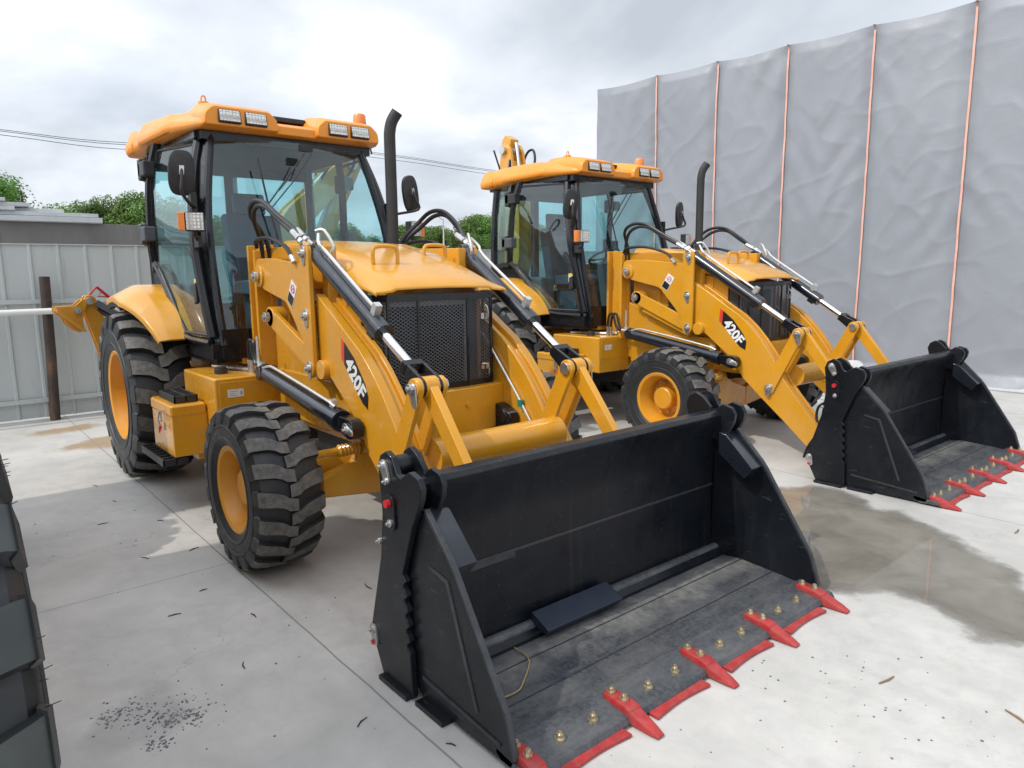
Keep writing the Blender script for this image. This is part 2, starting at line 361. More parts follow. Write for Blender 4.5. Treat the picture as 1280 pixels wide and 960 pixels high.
#SECTION ground
# ------------------------------------------------------------------ ground
def ground_material():
    b = NB('concrete_slab'); pos = b.g.outputs['Position']
    sx = b.n('ShaderNodeSeparateXYZ'); b.l(pos, sx.inputs[0]); X, Y = sx.outputs[0], sx.outputs[1]
    base = b.ramp(b.noise(0.55, 7, 0.6, 0.5, vec=pos), [(0.3, (0.44, 0.428, 0.402)), (0.5, (0.505, 0.492, 0.464)), (0.72, (0.57, 0.554, 0.522))])
    f1 = b.ramp(b.noise(3.2, 8, 0.65, 0.4, vec=pos, off=(4, 4, 0)), [(0.35, 0.86), (0.62, 1.0)])
    c = b.mix(1.0, base, f1, 'MULTIPLY')
    c = b.mix(b.ramp(b.noise(42, 4, 0.7, vec=pos), [(0.62, 0.0), (0.74, 0.25)]), c, (0.30, 0.295, 0.29))
    sw = b.ramp(b.noise(1.4, 6, 0.6, 0.8, vec=pos, sc=(0.5, 2.2, 1), off=(8, 3, 0)), [(0.52, 0.0), (0.75, 0.30)])
    c = b.mix(sw, c, (0.36, 0.36, 0.37))
    # tyre-brushed grime, pinholes and hairline cracks
    gr = b.ramp(b.noise(9, 9, 0.72, 0.3, vec=pos, off=(6, 2, 0)), [(0.46, 0.0), (0.72, 0.32)])
    c = b.mix(b.math('MULTIPLY', gr, b.ramp(b.noise(0.8, 4, vec=pos, off=(1, 5, 0)), [(0.42, 0.25), (0.6, 1.0)])), c, (0.27, 0.262, 0.25))
    vc = b.n('ShaderNodeTexVoronoi', feature='DISTANCE_TO_EDGE'); vc.inputs['Scale'].default_value = 0.55
    wv = b.n('ShaderNodeVectorMath', operation='ADD'); wn2 = b.n('ShaderNodeTexNoise'); wn2.inputs['Scale'].default_value = 2.2; wn2.inputs['Detail'].default_value = 7; b.l(pos, wn2.inputs['Vector'])
    b.l(pos, wv.inputs[0]); b.l(wn2.outputs['Color'], wv.inputs[1]); b.l(wv.outputs[0], vc.inputs['Vector'])
    ck = b.math('MULTIPLY', b.math('LESS_THAN', vc.outputs['Distance'], 0.0016), b.ramp(b.noise(0.7, 3, vec=pos, off=(9, 9, 0)), [(0.52, 0.0), (0.6, 0.45)]))
    c = b.mix(ck, c, (0.16, 0.155, 0.15))
    pit = b.n('ShaderNodeTexVoronoi'); pit.inputs['Scale'].default_value = 34; b.l(pos, pit.inputs['Vector'])
    pm = b.math('MULTIPLY', b.math('LESS_THAN', pit.outputs['Distance'], 0.10), b.ramp(b.noise(1.7, 4, vec=pos, off=(3, 3, 0)), [(0.5, 0.0), (0.62, 0.5)]))
    c = b.mix(pm, c, (0.24, 0.235, 0.225))
    spk = b.n('ShaderNodeTexVoronoi'); spk.inputs['Scale'].default_value = 9; b.l(pos, spk.inputs['Vector'])
    sm = b.math('MULTIPLY', b.math('LESS_THAN', spk.outputs['Distance'], 0.024), b.ramp(b.noise(0.9, 3, vec=pos, off=(2, 9, 0)), [(0.5, 0.0), (0.56, 1.0)]))
    c = b.mix(b.math('MULTIPLY', sm, 0.8), c, (0.06, 0.06, 0.065))
    # saw-cut joints
    wob = b.math('MULTIPLY', b.math('SUBTRACT', b.noise(3, 3, vec=pos), 0.5), 0.014)
    def line(sock, period, off, w):
        m = b.math('PINGPONG', b.math('ADD', b.math('SUBTRACT', sock, off), wob), period/2)
        return b.math('LESS_THAN', m, w)
    j = b.math('MAXIMUM', line(Y, 4.2, -1.18, 0.0045), b.math('MULTIPLY', line(X, 5.0, -0.14, 0.0035), b.math('LESS_THAN', Y, -1.18)))
    c = b.mix(b.math('MULTIPLY', j, 0.62), c, (0.10, 0.10, 0.10))
    # muddy brown stain by the fence
    def ell(cx, cy, rx, ry):
        a = b.math('POWER', b.math('DIVIDE', b.math('SUBTRACT', X, cx), rx), 2.0); d = b.math('POWER', b.math('DIVIDE', b.math('SUBTRACT', Y, cy), ry), 2.0)
        return b.math('SUBTRACT', 1.0, b.math('SQRT', b.math('ADD', a, d)))
    nz = b.math('MULTIPLY', b.math('SUBTRACT', b.noise(2.2, 6, 0.6, vec=pos, off=(1, 1, 0)), 0.5), 1.5)
    st = b.ramp(b.math('ADD', b.math('MAXIMUM', ell(-4.15, -0.55, 0.55, 1.3), b.math('MULTIPLY', ell(-5.15, -1.3, 0.25, 0.5), 0.8)), nz), [(0.18, 0.0), (0.42, 0.75), (0.9, 0.9)])
    c = b.mix(st, c, (0.30, 0.19, 0.09))
    # dirt crumbs stain near the left tyre
    st2 = b.ramp(b.math('ADD', ell(1.15, -1.95, 0.5, 0.35), nz), [(0.45, 0.0), (0.7, 0.35)])
    c = b.mix(st2, c, (0.17, 0.17, 0.18))
    # damp rim round the puddle
    dm = b.ramp(b.math('ADD', ell(2.1, 2.0, 1.3, 1.25), b.math('MULTIPLY', nz, 0.4)), [(0.0, 0.0), (0.3, 0.25)])
    c = b.mix(dm, c, (0.30, 0.29, 0.27))
    b.set(Base_Color=c, Roughness=b.ramp(b.noise(5, 5, vec=pos), [(0.3, 0.62), (0.7, 0.85)]))
    h = b.math('SUBTRACT', b.math('ADD', b.math('MULTIPLY', b.noise(25, 6, 0.7, vec=pos), 0.4), b.noise(2, 4, vec=pos)), b.math('MULTIPLY', j, 0.8))
    b.bump(h, 0.25, 0.01)
    return b.m
g = MB().add([(-150, -150, 0), (150, -150, 0), (150, 150, 0), (-150, 150, 0)], [(0, 1, 2, 3)]).build('ground', ground_material(), smooth=0); tag(g, kind='structure')

def puddle():
    pts = [(1.05, 2.25), (1.28, 2.66), (1.45, 2.86), (1.72, 2.86), (1.95, 2.64), (2.1, 2.68), (2.4, 2.53), (2.7, 2.33), (2.95, 2.12), (3.1, 1.86), (3.3, 1.62), (3.34, 1.36), (3.2, 1.21), (3.07, 1.12), (2.93, 1.20), (2.76, 1.31), (2.58, 1.30), (2.44, 1.12), (2.3, 1.0), (2.0, 0.97), (1.7, 1.1), (1.35, 1.5), (1.1, 1.85)]
    ring = [tuple(p) for p in spline([Vector((x, y, 0)) for x, y in pts+[pts[0]]], 6)[:-1]]
    ring = [(x+0.03*noise.noise((x*5, y*5, 1)), y+0.03*noise.noise((x*5, y*5, 7)), 0.004) for x, y, _ in ring]
    b = NB('shallow_water'); pos = b.g.outputs['Position']
    c = b.ramp(b.noise(2.4, 6, 0.6, 0.5, vec=pos), [(0.35, (0.17, 0.155, 0.13)), (0.65, (0.26, 0.24, 0.205))])
    b.set(Base_Color=c, Roughness=b.ramp(b.noise(1.6, 5, 0.55, 0.4, vec=pos, off=(3, 0, 0)), [(0.42, 0.01), (0.75, 0.07)]))
    b.b.inputs['IOR'].default_value = 1.36
    at = b.n('ShaderNodeAttribute', attribute_name='depth'); tr = b.n('ShaderNodeBsdfTransparent'); ms = b.n('ShaderNodeMixShader')
    al = b.math('ADD', at.outputs['Fac'], b.math('MULTIPLY', b.math('SUBTRACT', b.noise(7, 6, 0.65, vec=pos), 0.5), 0.9))
    b.l(b.ramp(al, [(0.12, 0.0), (0.42, 0.62), (0.8, 0.92)]), ms.inputs[0]); b.l(tr.outputs[0], ms.inputs[1]); b.l(b.b.outputs[0], ms.inputs[2]); b.l(ms.outputs[0], b.out.inputs[0])
    n = len(ring); P2 = [(x, y) for x, y, _ in ring]; st = 0.035
    def sd(x, y):
        ins = False; dm = 9.0
        for i in range(n):
            (ax, ay), (bx, by) = P2[i], P2[(i+1) % n]
            if (ay > y) != (by > y) and x < (bx-ax)*(y-ay)/(by-ay)+ax: ins = not ins
            L2 = (bx-ax)**2+(by-ay)**2; t = max(0, min(1, ((x-ax)*(bx-ax)+(y-ay)*(by-ay))/L2)); dm = min(dm, (ax+t*(bx-ax)-x)**2+(ay+t*(by-ay)-y)**2)
        return math.sqrt(dm)*(1 if ins else -1)
    x0, x1, y0, y1 = min(p[0] for p in P2)-.1, max(p[0] for p in P2)+.1, min(p[1] for p in P2)-.1, max(p[1] for p in P2)+.1
    nx, ny = int((x1-x0)/st), int((y1-y0)/st); ids = {}; vs = []; dv = []; fs = []
    D = {(i, j): sd(x0+i*st, y0+j*st) for i in range(nx+1) for j in range(ny+1)}
    def vid(k):
        if k not in ids: ids[k] = len(vs); vs.append((x0+k[0]*st, y0+k[1]*st, 0.004)); dv.append(max(0.0, min(1.0, (D[k]+0.05)/0.24)))
        return ids[k]
    for i in range(nx):
        for j in range(ny):
            q = [(i, j), (i+1, j), (i+1, j+1), (i, j+1)]
            if max(D[k] for k in q) > -0.06: fs.append(tuple(vid(k) for k in q))
    me = bpy.data.meshes.new('puddle'); me.from_pydata(vs, [], fs)
    me.materials.append(b.m); av = me.attributes.new('depth', 'FLOAT', 'POINT'); av.data.foreach_set('value', dv)
    o = bpy.data.objects.new('puddle', me); C.objects.link(o); tag(o, kind='structure')
puddle()

#SECTION loader
# ------------------------------------------------------------------ wheels
def wheel(parent, c, s, Rad, Wd, Rrim, nlug, lugh, slope, hubr, hubout, lugmat='lug'):
    """rim (the part) with tyre, hub and nuts below it; s = -1 right side, +1 left side (outer face towards s)"""
    rim = MB(); o = s
    w = Wd/2
    prof = [(Rrim+0.02, w*0.80), (Rrim+0.025, w*0.87), (Rrim+0.01, w*0.90), (Rrim-0.012, w*0.86), (Rrim-0.02, w*0.70), (Rrim-0.045, w*0.45), (Rrim-0.05, w*0.12), (Rrim*0.78, w*0.02), (Rrim*0.55, w*0.0), (0.05, w*0.02), (0.0, w*0.02)]
    rim.lathe([(r, o*h) for r, h in prof], c, n=56)
    rim.lathe([(r, -o*h) for r, h in [(Rrim+0.02, w*0.80), (Rrim+0.025, w*0.87), (Rrim-0.012, w*0.86), (Rrim-0.05, w*0.3), (Rrim-0.05, -w*0.1)]], c, n=56)
    ro = rim.build('wheel', MAT['rimy'], parent, loc=c)
    def sub(mb, name, mat, **k):
        for z in (mb.clusters() if name in SPLIT else [mb]):
            q = z._build(name, mat, None, loc=c, **k); q.location = (0, 0, 0); q.parent = ro
        return q
    t = MB()
    Rb = Rad-lugh
    half = [(Rrim-0.005, w*0.78), (Rrim+0.02, w*0.89), (Rrim+0.25*(Rb-Rrim), w*0.985), (Rrim+0.5*(Rb-Rrim), w*1.0), (Rrim+0.75*(Rb-Rrim), w*0.97), (Rb-0.035, w*0.93), (Rb-0.012, w*0.85), (Rb, w*0.6), (Rb+0.004, w*0.25), (Rb+0.005, 0)]
    prof = half+[(r, -h) for r, h in half[-2::-1]]
    t.lathe(prof, c, n=72, m=MAT['rubber'])
    for rr in (0.30, 0.62):      # moulded rings on the sidewall
        for sg in (-1, 1):
            q = Rrim+rr*(Rb-Rrim); t.lathe([(q-0.008, sg*w*0.985), (q-0.004, sg*w*1.012), (q+0.004, sg*w*1.012), (q+0.008, sg*w*0.985)], c, n=72, m=MAT['rubber'])
    pitch = 2*PI/nlug
    for sg in (-1, 1):
        for k in range(nlug):
            th0 = pitch*(k+(0.5 if sg > 0 else 0))
            T = [0.0, 0.10, 0.24, 0.36, 0.55, 0.75, 0.90, 1.0]
            low, topv = [], []
            for u in T:
                yy = sg*w*(-0.10+1.07*u)
                off = slope*pitch*u + 0.10*pitch*(1 if 0.28 < u else -1)*(0.5 if u < 0.4 else 1) 
                crown = -0.018*max(0, u-0.55)/0.45*(Rad/0.48)
                hw0 = pitch*0.5*(0.54+0.12*u); hw1 = pitch*0.5*(0.42+0.12*u)
                rl = Rb-0.02+crown*1.5; rt_ = Rad+crown-(0.014 if u == 1.0 else 0)
                if u == 1.0: rl -= 0.03
                for lst, hw, r in ((low, hw0, rl), (topv, hw1, rt_)):
                    lst.append([(c[0]+r*math.cos(th0+off+e*hw), c[1]+yy, c[2]+r*math.sin(th0+off+e*hw)) for e in (-1, 1)])
            n = len(T); vs = [p for q in low for p in q]+[p for q in topv for p in q]; L = 2*n
            side = []; tp = []
            for i in range(n-1):
                a = 2*i
                tp.append((L+a, L+a+1, L+a+3, L+a+2))
                side += [(a, L+a, L+a+2, a+2), (a+1, a+3, L+a+3, L+a+1)]
            side += [(0, 1, L+1, L), (2*n-2, L+2*n-2, L+2*n-1, 2*n-1)]
            t.add(vs, side, MAT['rubber']); t.add(vs, tp, MAT[lugmat])
            if True:   # shoulder web running down the sidewall
                r0, r1 = Rb-0.035, Rb-0.35*(Rb-Rrim)
                ths = th0+slope*pitch+0.10*pitch
                f = lambda r, hw, yy: [(c[0]+r*math.cos(ths+e*hw), c[1]+sg*yy, c[2]+r*math.sin(ths+e*hw)) for e in (-1, 1)]
                vs = f(Rad-0.03, pitch*0.28, w*0.96)+f(r0-0.02, pitch*0.28, w*1.015)+f(r1, pitch*0.16, w*0.992)
                vs += f(Rad-0.05, pitch*0.33, w*0.90)+f(r0-0.02, pitch*0.34, w*0.94)+f(r1, pitch*0.2, w*0.96)
                t.add(vs, [(0, 1, 3, 2), (2, 3, 5, 4), (0, 2, 8, 6), (2, 4, 10, 8), (1, 7, 9, 3), (3, 9, 11, 5), (4, 5, 11, 10), (0, 6, 7, 1)], MAT['rubber'])
    sub(t, 'tyre', None, smooth=30)
    h = MB()
    h.lathe([(hubr+0.05, o*w*0.02), (hubr+0.05, o*(w*0.02+0.015)), (hubr+0.006, o*(w*0.02+0.02)), (hubr, o*hubout), (hubr-0.012, o*(hubout+0.010)), (0, o*(hubout+0.012))], c, n=40)
    sub(h, 'hub', MAT['rimy'])
    nn = MB()
    for k in range(8):
        a = 2*PI*k/8+0.2; rr = hubr+0.035; px, pz = c[0]+rr*math.cos(a), c[2]+rr*math.sin(a)
        nn.tube([(px, c[1]+o*(w*0.02+0.01), pz), (px, c[1]+o*(w*0.02+0.042), pz)], 0.013, 6)
    sub(nn, 'wheel_nut', MAT['brass'], smooth=0)
    v = MB(); a = R(105); rr = Rrim-0.055
    v.tube([(c[0]+rr*math.cos(a), c[1]+o*w*0.3, c[2]+rr*math.sin(a)), (c[0]+(rr-0.035)*math.cos(a), c[1]+o*w*0.42, c[2]+(rr-0.035)*math.sin(a))], 0.008, 8)
    sub(v, 'valve', MAT['brass'])
    return ro

def pin_head(mb, x, y, z, s, r=0.036, th=0.03, m=None):
    mb.cyl((x, y, z), (x, y+s*th, z), r, 24, m); mb.cyl((x, y+s*th, z), (x, y+s*(th+0.012), z), r*0.45, 6, m)

def lattice(mb, p00, p10, p01, p11, cu, cv, w=0.0035, off=0.0, m=None):
    """expanded-metal diamonds on a four-cornered panel"""
    p00, p10, p01, p11 = map(Vector, (p00, p10, p01, p11))
    nrm = (p10-p00).cross(p01-p00).normalized()
    L, H = (p10-p00).length, (p01-p00).length; nu, nv = max(1, round(L/cu)), max(1, round(H/cv))
    def P(u, v): return p00*(1-u)*(1-v)+p10*u*(1-v)+p01*(1-u)*v+p11*u*v+nrm*off
    for i in range(nu):
        for j in range(nv):
            m_ = P((i+.5)/nu, (j+.5)/nv)
            for a, b in (((i+.5)/nu, j/nv), ((i+.5)/nu, (j+1)/nv)):
                for e in (i/nu, (i+1)/nu):
                    A, B = P(a, b), P(e, (j+.5)/nv); d = (B-A).normalized().cross(nrm)*w/2
                    z = nrm*0.002
                    mb.add([A-d-z, A+d-z, B+d+z, B-d+z], [(0, 1, 2, 3)], m)

# ------------------------------------------------------------------ backhoe loader
def backhoe_loader():
    root = empty('backhoe_loader')
    Y, K = MAT['yellow'], MAT['black']
    RF, RR, L = 0.482, 0.70, 2.618
    # ---- chassis
    m = MB()
    m.box((-3.3, -0.40, 0.62), (0.30, 0.40, 0.98)); m.box((-2.9, -0.55, 0.55), (-2.3, 0.55, 0.95))
    m.box((-1.75, -0.47, 0.74), (-0.95, 0.47, 1.02)); m.box((-1.7, -0.62, 1.03), (-1.3, 0.62, 1.10))
    m.box((-0.93, -0.50, 0.70), (0.15, 0.50, 1.03))
    m.build('chassis', Y, root, bevel=0.012)
    m = MB(); m.box((-0.7, -0.34, 0.45), (0.1, 0.34, 0.62)); m.cyl((-0.75, 0.1, 0.55), (-2.4, 0.05, 0.65), 0.05); m.box((-2.0, -0.3, 0.40), (-1.2, 0.3, 0.62))
    m.build('drivetrain', MAT['plast'], root, bevel=0.02)
    # ---- front axle
    m = MB()
    rings = []
    for y, h, zc, d in ((-0.80, 0.07, 0.50, 0.07), (-0.62, 0.075, 0.51, 0.08), (-0.30, 0.12, 0.50, 0.12), (0, 0.17, 0.49, 0.17), (0.30, 0.12, 0.50, 0.12), (0.62, 0.075, 0.51, 0.08), (0.80, 0.07, 0.50, 0.07)):
        rings.append([(d*sx*k, y, zc+h*sz*q) for sx, sz, k, q in ((1, 1, .75, 1), (1, 1, 1, .6), (1, -1, 1, .6), (1, -1, .75, 1), (-1, -1, .75, 1), (-1, -1, 1, .6), (-1, 1, 1, .6), (-1, 1, .75, 1))])
    m.loft(rings)
    m.prism([(-0.72, 0.38), (0.0, 0.30), (0.0, 0.50), (-0.25, 0.58), (-0.42, 0.70), (-0.46, 0.70), (-0.5, 0.56), (-0.72, 0.5)], 0.11, 0.20, plane='yz')
    m.prism([(0.72, 0.38), (0.0, 0.30), (0.0, 0.50), (0.25, 0.58), (0.42, 0.70), (0.46, 0.70), (0.5, 0.56), (0.72, 0.5)], 0.112, 0.202, plane='yz')
    ax = m.build('front_axle', Y, root, bevel=0.012)
    m = MB()
    for s in (-1, 1):
        m.tube([(0.20, s*0.80, 0.65), (0.20, s*0.62, 0.65)], 0.024, 14)
        pts = [(0.20, s*(0.62-0.012*k), 0.65) for k in range(13)]
        m.tube(pts, [0.03+0.010*(k % 2) for k in range(13)], 14)
        m.tube([(0.20, s*0.47, 0.65), (0.20, 0, 0.65)], 0.045, 14)
    m.build('steering_rod', Y, root)
    for s in (-1, 1):
        wheel(root, (0, s*1.01, RF), s, RF, 0.385, 0.238, 19, 0.029, 0.24, 0.105, 0.10)
        wheel(root, (-L, s*1.0, RR), s, RR, 0.48, 0.358, 19, 0.052, 0.30, 0.14, 0.09)
    # ---- bumper counterweight
    m = MB(); m.prism(rnd([(0.18, -0.47), (0.47, -0.47), (0.505, -0.2), (0.515, 0), (0.505, 0.2), (0.47, 0.47), (0.18, 0.47)], 0.012, 2), 0.70, 0.985, plane='xy')
    bo = m.build('front_counterweight', Y, root, bevel=0.010)
    m = MB(); m.cyl((0.50, 0.12, 0.88), (0.525, 0.12, 0.88), 0.014, 10); m.build('counterweight_bolt', MAT['yellow'], bo)
    # ---- hood, engine panels, grille
    m = MB(); rings = []
    for x, zt, wt, we, zs in ((-0.98, 1.93, 0.36, 0.46, 1.76), (-0.55, 1.90, 0.36, 0.46, 1.74), (-0.1, 1.815, 0.355, 0.465, 1.68), (0.18, 1.730, 0.35, 0.47, 1.625), (0.37, 1.665, 0.345, 0.475, 1.595), (0.445, 1.630, 0.34, 0.478, 1.580), (0.468, 1.608, 0.34, 0.480, 1.572)):
        h = [(0.0, zt+0.006), (wt*0.55, zt+0.004), (wt, zt), (wt+0.03, zt-0.012), ((wt+we)/2+0.02, (zt+zs)/2), (we-0.006, zs+0.018), (we, zs)]
        o_ = [(x, y, z) for y, z in h]; i_ = [(x, y*0.97, z-0.014) for y, z in h]
        full = [(x, -y, z) for x, y, z in o_[::-1]]+o_[1:]
        inn = i_[::-1]+[(x, -y, z) for x, y, z in i_[1:]]
        rings.append(full+inn)
    m.loft(rings); m.build('hood', Y, root, bevel=0.006, smooth=50)
    m = MB()
    for s in (-1, 1):
        m.prism([(-0.95, 1.00), (0.24, 1.00), (0.24, 1.57), (-0.1, 1.66), (-0.55, 1.74), (-0.95, 1.75)], s*0.40, s*0.44)
        for x in (-0.62, -0.30, 0.02): m.prism([(x, 1.05), (x+0.05, 1.05), (x+0.05, 1.62), (x, 1.64)], s*0.44, s*0.452)
    m.build('engine_side_panel', Y, root, bevel=0.005)
    for s in (-1, 1):   # louvre behind the arm window
        m = MB()
        for k in range(9): m.obox((-0.33, s*0.458, 1.22+k*0.035), (0.13, 0, 0), (0, 0.010, 0.008), (0, 0.001, 0.010))
        m.build('side_louvre', MAT['plast'], root)
    cs = [(0.25, 0.445), (0.355, 0.435), (0.425, 0.375), (0.44, 0.18)]
    pts = [(x, -y) for x, y in cs]+[(x, y) for x, y in cs[::-1]]
    m = MB()
    for a, b in zip(pts[:-1], pts[1:]): lattice(m, (*a, 0.99), (*b, 0.99), (*a, 1.555), (*b, 1.555), 0.034, 0.021, w=0.0050)
    gm = m.build('grille_mesh', MAT['greyplast'], root, smooth=0)
    m = MB()
    for z0, z1 in ((0.985, 1.02), (1.53, 1.57)):
        for a, b in zip(pts[:-1], pts[1:]):
            a3, b3 = Vector((*a, 0)), Vector((*b, 0)); d = (b3-a3).normalized(); n_ = Vector((d.y, -d.x, 0))
            m.obox(((a3+b3)/2)+Vector((0, 0, (z0+z1)/2)), (b3-a3)/2, n_*0.006, (0, 0, (z1-z0)/2))
    for x, y in pts: m.box((x-0.007, y-0.007, 0.985), (x+0.007, y+0.007, 1.56))
    m.build('grille_frame', MAT['black'], root)
    m = MB()
    for z in (1.42, 1.10):
        for q in (0.335, 0.30): m.obox((0.437, q, z), (0.006, 0, 0), (0, 0.012, 0), (0, 0, 0.018))
    m.tube([(0.445, 0.32, 1.49), (0.46, 0.325, 1.47), (0.455, 0.335, 1.42), (0.445, 0.335, 1.40)], 0.006, 8, smooth=3)
    m.tube([(0.445, 0.29, 1.115), (0.465, 0.31, 1.115), (0.463, 0.33, 1.08), (0.455, 0.335, 1.05)], 0.006, 8, smooth=3)
    m.build('grille_latch', MAT['steel'], root)
    m = MB()
    m.box((0.255, -0.31, 0.90), (0.275, -0.275, 1.52)); m.box((0.255, 0.275, 0.90), (0.275, 0.31, 1.52)); m.box((0.255, -0.275, 1.49), (0.275, 0.275, 1.52)); m.box((0.255, -0.275, 0.90), (0.275, 0.275, 0.93))
    fr = m.build('radiator_frame', simple('galvanised_frame', (0.30, 0.31, 0.32), 0.45, metal=0.3, var=0.2, scale=30), root)
    m = MB(); m.box((0.20, -0.40, 0.99), (0.25, 0.40, 1.56), MAT['plast'])
    for k in range(90): y = -0.27+0.54*k/89; m.box((0.252, y-0.0012, 0.93), (0.268, y+0.0012, 1.49), MAT['cyl'])
    for k in range(36): z = 0.95+0.52*k/35; m.box((0.253, -0.272, z-0.003), (0.262, 0.272, z+0.003), MAT['cyl'])
    m.build('radiator', None, root, smooth=0)
    # hood handles, exhaust
    for y in (-0.20, 0.30):
        m = MB(); x = 0.10 if y < 0 else -0.1; z = 1.79 if y < 0 else 1.81
        zb = z-0.02
        m.tube([(x+0.02, y-0.085, zb-0.02), (x+0.02, y-0.085, zb+0.055), (x+0.02, y-0.06, zb+0.085), (x+0.02, y+0.06, zb+0.085), (x+0.02, y+0.085, zb+0.055), (x+0.02, y+0.085, zb-0.02)], 0.013, 10, smooth=4)
        m.build('hood_handle', Y, root)
    m = MB(); m.tube([(-0.67, 0.33, 1.86), (-0.67, 0.33, 2.2), (-0.67, 0.33, 2.62), (-0.667, 0.332, 2.71), (-0.655, 0.345, 2.78), (-0.625, 0.375, 2.845)], 0.042, 18, smooth=4, cap=False)
    m.tube([(-0.67, 0.33, 2.6), (-0.667, 0.332, 2.71), (-0.655, 0.345, 2.78), (-0.627, 0.373, 2.842)], 0.036, 18, smooth=4, cap=False)
    m.cyl((-0.67, 0.33, 1.87), (-0.67, 0.33, 1.91), 0.07, 24)
    m.build('exhaust_pipe', simple('matt_black_pipe', (0.022, 0.022, 0.023), 0.6, var=0.15), root)
    # ---- right-hand tank, tool box, steps
    m = MB(); m.prism(rnd([(-1.72, -0.93), (-1.0, -0.93), (-1.0, -0.44), (-1.72, -0.44)], [0.02, 0.02, 0, 0]), 0.60, 0.985, plane='xy')
    tk = m.build('tank', Y, root, bevel=0.028, seg=4)
    m = MB(); m.box((-1.002, -0.90, 0.75), (-0.996, -0.50, 0.955)); m.build('tank_panel', Y, tk, bevel=0.004)
    m = MB(); m.tube([(-1.62, -0.74, 1.0), (-1.25, -0.62, 1.0), (-1.08, -0.56, 1.005)], 0.012, 8); m.tube([(-1.60, -0.68, 1.0), (-1.22, -0.57, 1.0), (-1.06, -0.52, 1.02)], 0.010, 8); m.tube([(-1.5, -0.62, 1.0), (-1.16, -0.52, 1.0)], 0.012, 8); m.build('tank_pipe', MAT['pipe'], tk)
    m = MB(); m.cyl((-1.25, -0.80, 0.985), (-1.25, -0.80, 1.025), 0.045, 24); m.cyl((-1.25, -0.80, 1.025), (-1.25, -0.80, 1.035), 0.038, 24); m.build('fuel_cap', MAT['plast'], tk, bevel=0.003)
    m = MB(); m.box((-0.9955, -0.845, 0.845), (-0.9935, -0.735, 0.90)); st = m.build('sticker', MAT['white'], tk)
    m = MB()
    for k in range(3): m.box((-0.9934, -0.835, 0.855+k*0.014), (-0.993, -0.775-0.02*(k % 2), 0.860+k*0.014))
    m.box((-0.9934, -0.757, 0.855), (-0.993, -0.745, 0.885))
    m = m.build('tank_plate_print', MAT['greyink'], tk)
    m = MB(); m.box((-1.72, -1.17, 0.43), (-1.20, -0.93, 0.74)); bx = m.build('tool_box', Y, root, bevel=0.008)
    m = MB(); m.box((-1.728, -1.178, 0.715), (-1.192, -0.935, 0.80))
    m.build('tool_box_lid', Y, bx, bevel=0.02, seg=3)
    m = MB(); m.box((-1.415, -1.197, 0.66), (-1.385, -1.186, 0.745)); m.tube([(-1.40, -1.20, 0.74), (-1.405, -1.21, 0.68), (-1.40, -1.20, 0.63)], 0.006, 8); m.box((-1.41, -1.18, 0.60), (-1.39, -1.168, 0.65))
    m.build('latch', MAT['steel'], bx)
    m = MB(); m.tube([(-1.40, -1.20, 0.63), (-1.395, -1.21, 0.585)], [0.012, 0.004], 8); m.build('latch_tag', MAT['redpl'], bx)
    def step(x0, x1, y0, y1, z, parent):
        m = MB()
        m.box((x0, y0, z-0.05), (x1, y0+0.012, z)); m.box((x0, y1-0.012, z-0.05), (x1, y1, z)); m.box((x0, y0, z-0.05), (x0+0.012, y1, z)); m.box((x1-0.012, y0, z-0.05), (x1, y1, z))
        n = 7
        for k in range(1, n): x = x0+(x1-x0)*k/n; m.box((x-0.006, y0, z-0.045), (x+0.006, y1, z-0.002))
        m.box((x0, (y0+y1)/2-0.006, z-0.045), (x1, (y0+y1)/2+0.006, z+0.001)); m.box((x0+0.01, y0+0.01, z-0.05), (x1-0.01, y1-0.01, z-0.035))
        m.build('step', MAT['plast'], parent, bevel=0.002)
    step(-1.66, -1.26, -1.13, -0.97, 0.852, bx); step(-1.86, -1.24, -1.24, -1.06, 0.415, bx)
    m = MB(); m.box((-1.7, -1.0, 0.38), (-1.25, -0.95, 0.44)); m.build('step_bracket', Y, bx)
    # left-hand battery box (far side)
    m = MB(); m.box((-1.72, 0.46, 0.55), (-0.95, 1.0, 0.95)); m.build('battery_box', Y, root, bevel=0.02)
    # ---- cab
    cab = MB()
    def bar(a, b, w, d): # square pillar
        a, b = Vector(a), Vector(b); t = (b-a).normalized(); n_ = Vector((0, 1, 0)); n_ = (n_-t*n_.dot(t)).normalized(); q = t.cross(n_)
        cab.obox((a+b)/2, t*((b-a).length/2), n_*w/2, q*d/2)
    AT, AB = (-1.76, 0.66, 2.74), (-1.36, 0.80, 1.24)
    cpath = [(-2.42, 0.80, 2.76), (-2.49, 0.86, 2.45), (-2.53, 0.875, 2.0), (-2.56, 0.86, 1.80)]
    door_low = [(-2.56, 0.86, 1.80), (-2.40, 0.855, 1.70), (-2.20, 0.85, 1.52), (-2.0, 0.845, 1.34), (-1.86, 0.84, 1.22), (-1.38, 0.81, 1.20)]
    for s in (-1, 1):
        f = lambda p: (p[0], p[1]*s, p[2])
        amid = (-1.53, 0.825, 1.95)
        cab.tube([f(AB), f((-1.42, 0.815, 1.5)), f(amid), f((-1.66, 0.76, 2.4)), f(AT)], 0.042, 8, smooth=4)
        cab.tube([f((-1.30, 0.74, 1.18)), f((-1.36, 0.75, 1.5)), f((-1.50, 0.73, 2.1)), f((-1.66, 0.62, 2.73))], 0.030, 8, smooth=4)
        ra = [f(AB), f((-1.42, 0.815, 1.5)), f(amid), f((-1.66, 0.76, 2.4)), f(AT)]; rb = [f((-1.31, 0.745, 1.24)), f((-1.36, 0.75, 1.5)), f((-1.47, 0.735, 1.95)), f((-1.58, 0.68, 2.4)), f((-1.66, 0.62, 2.73))]
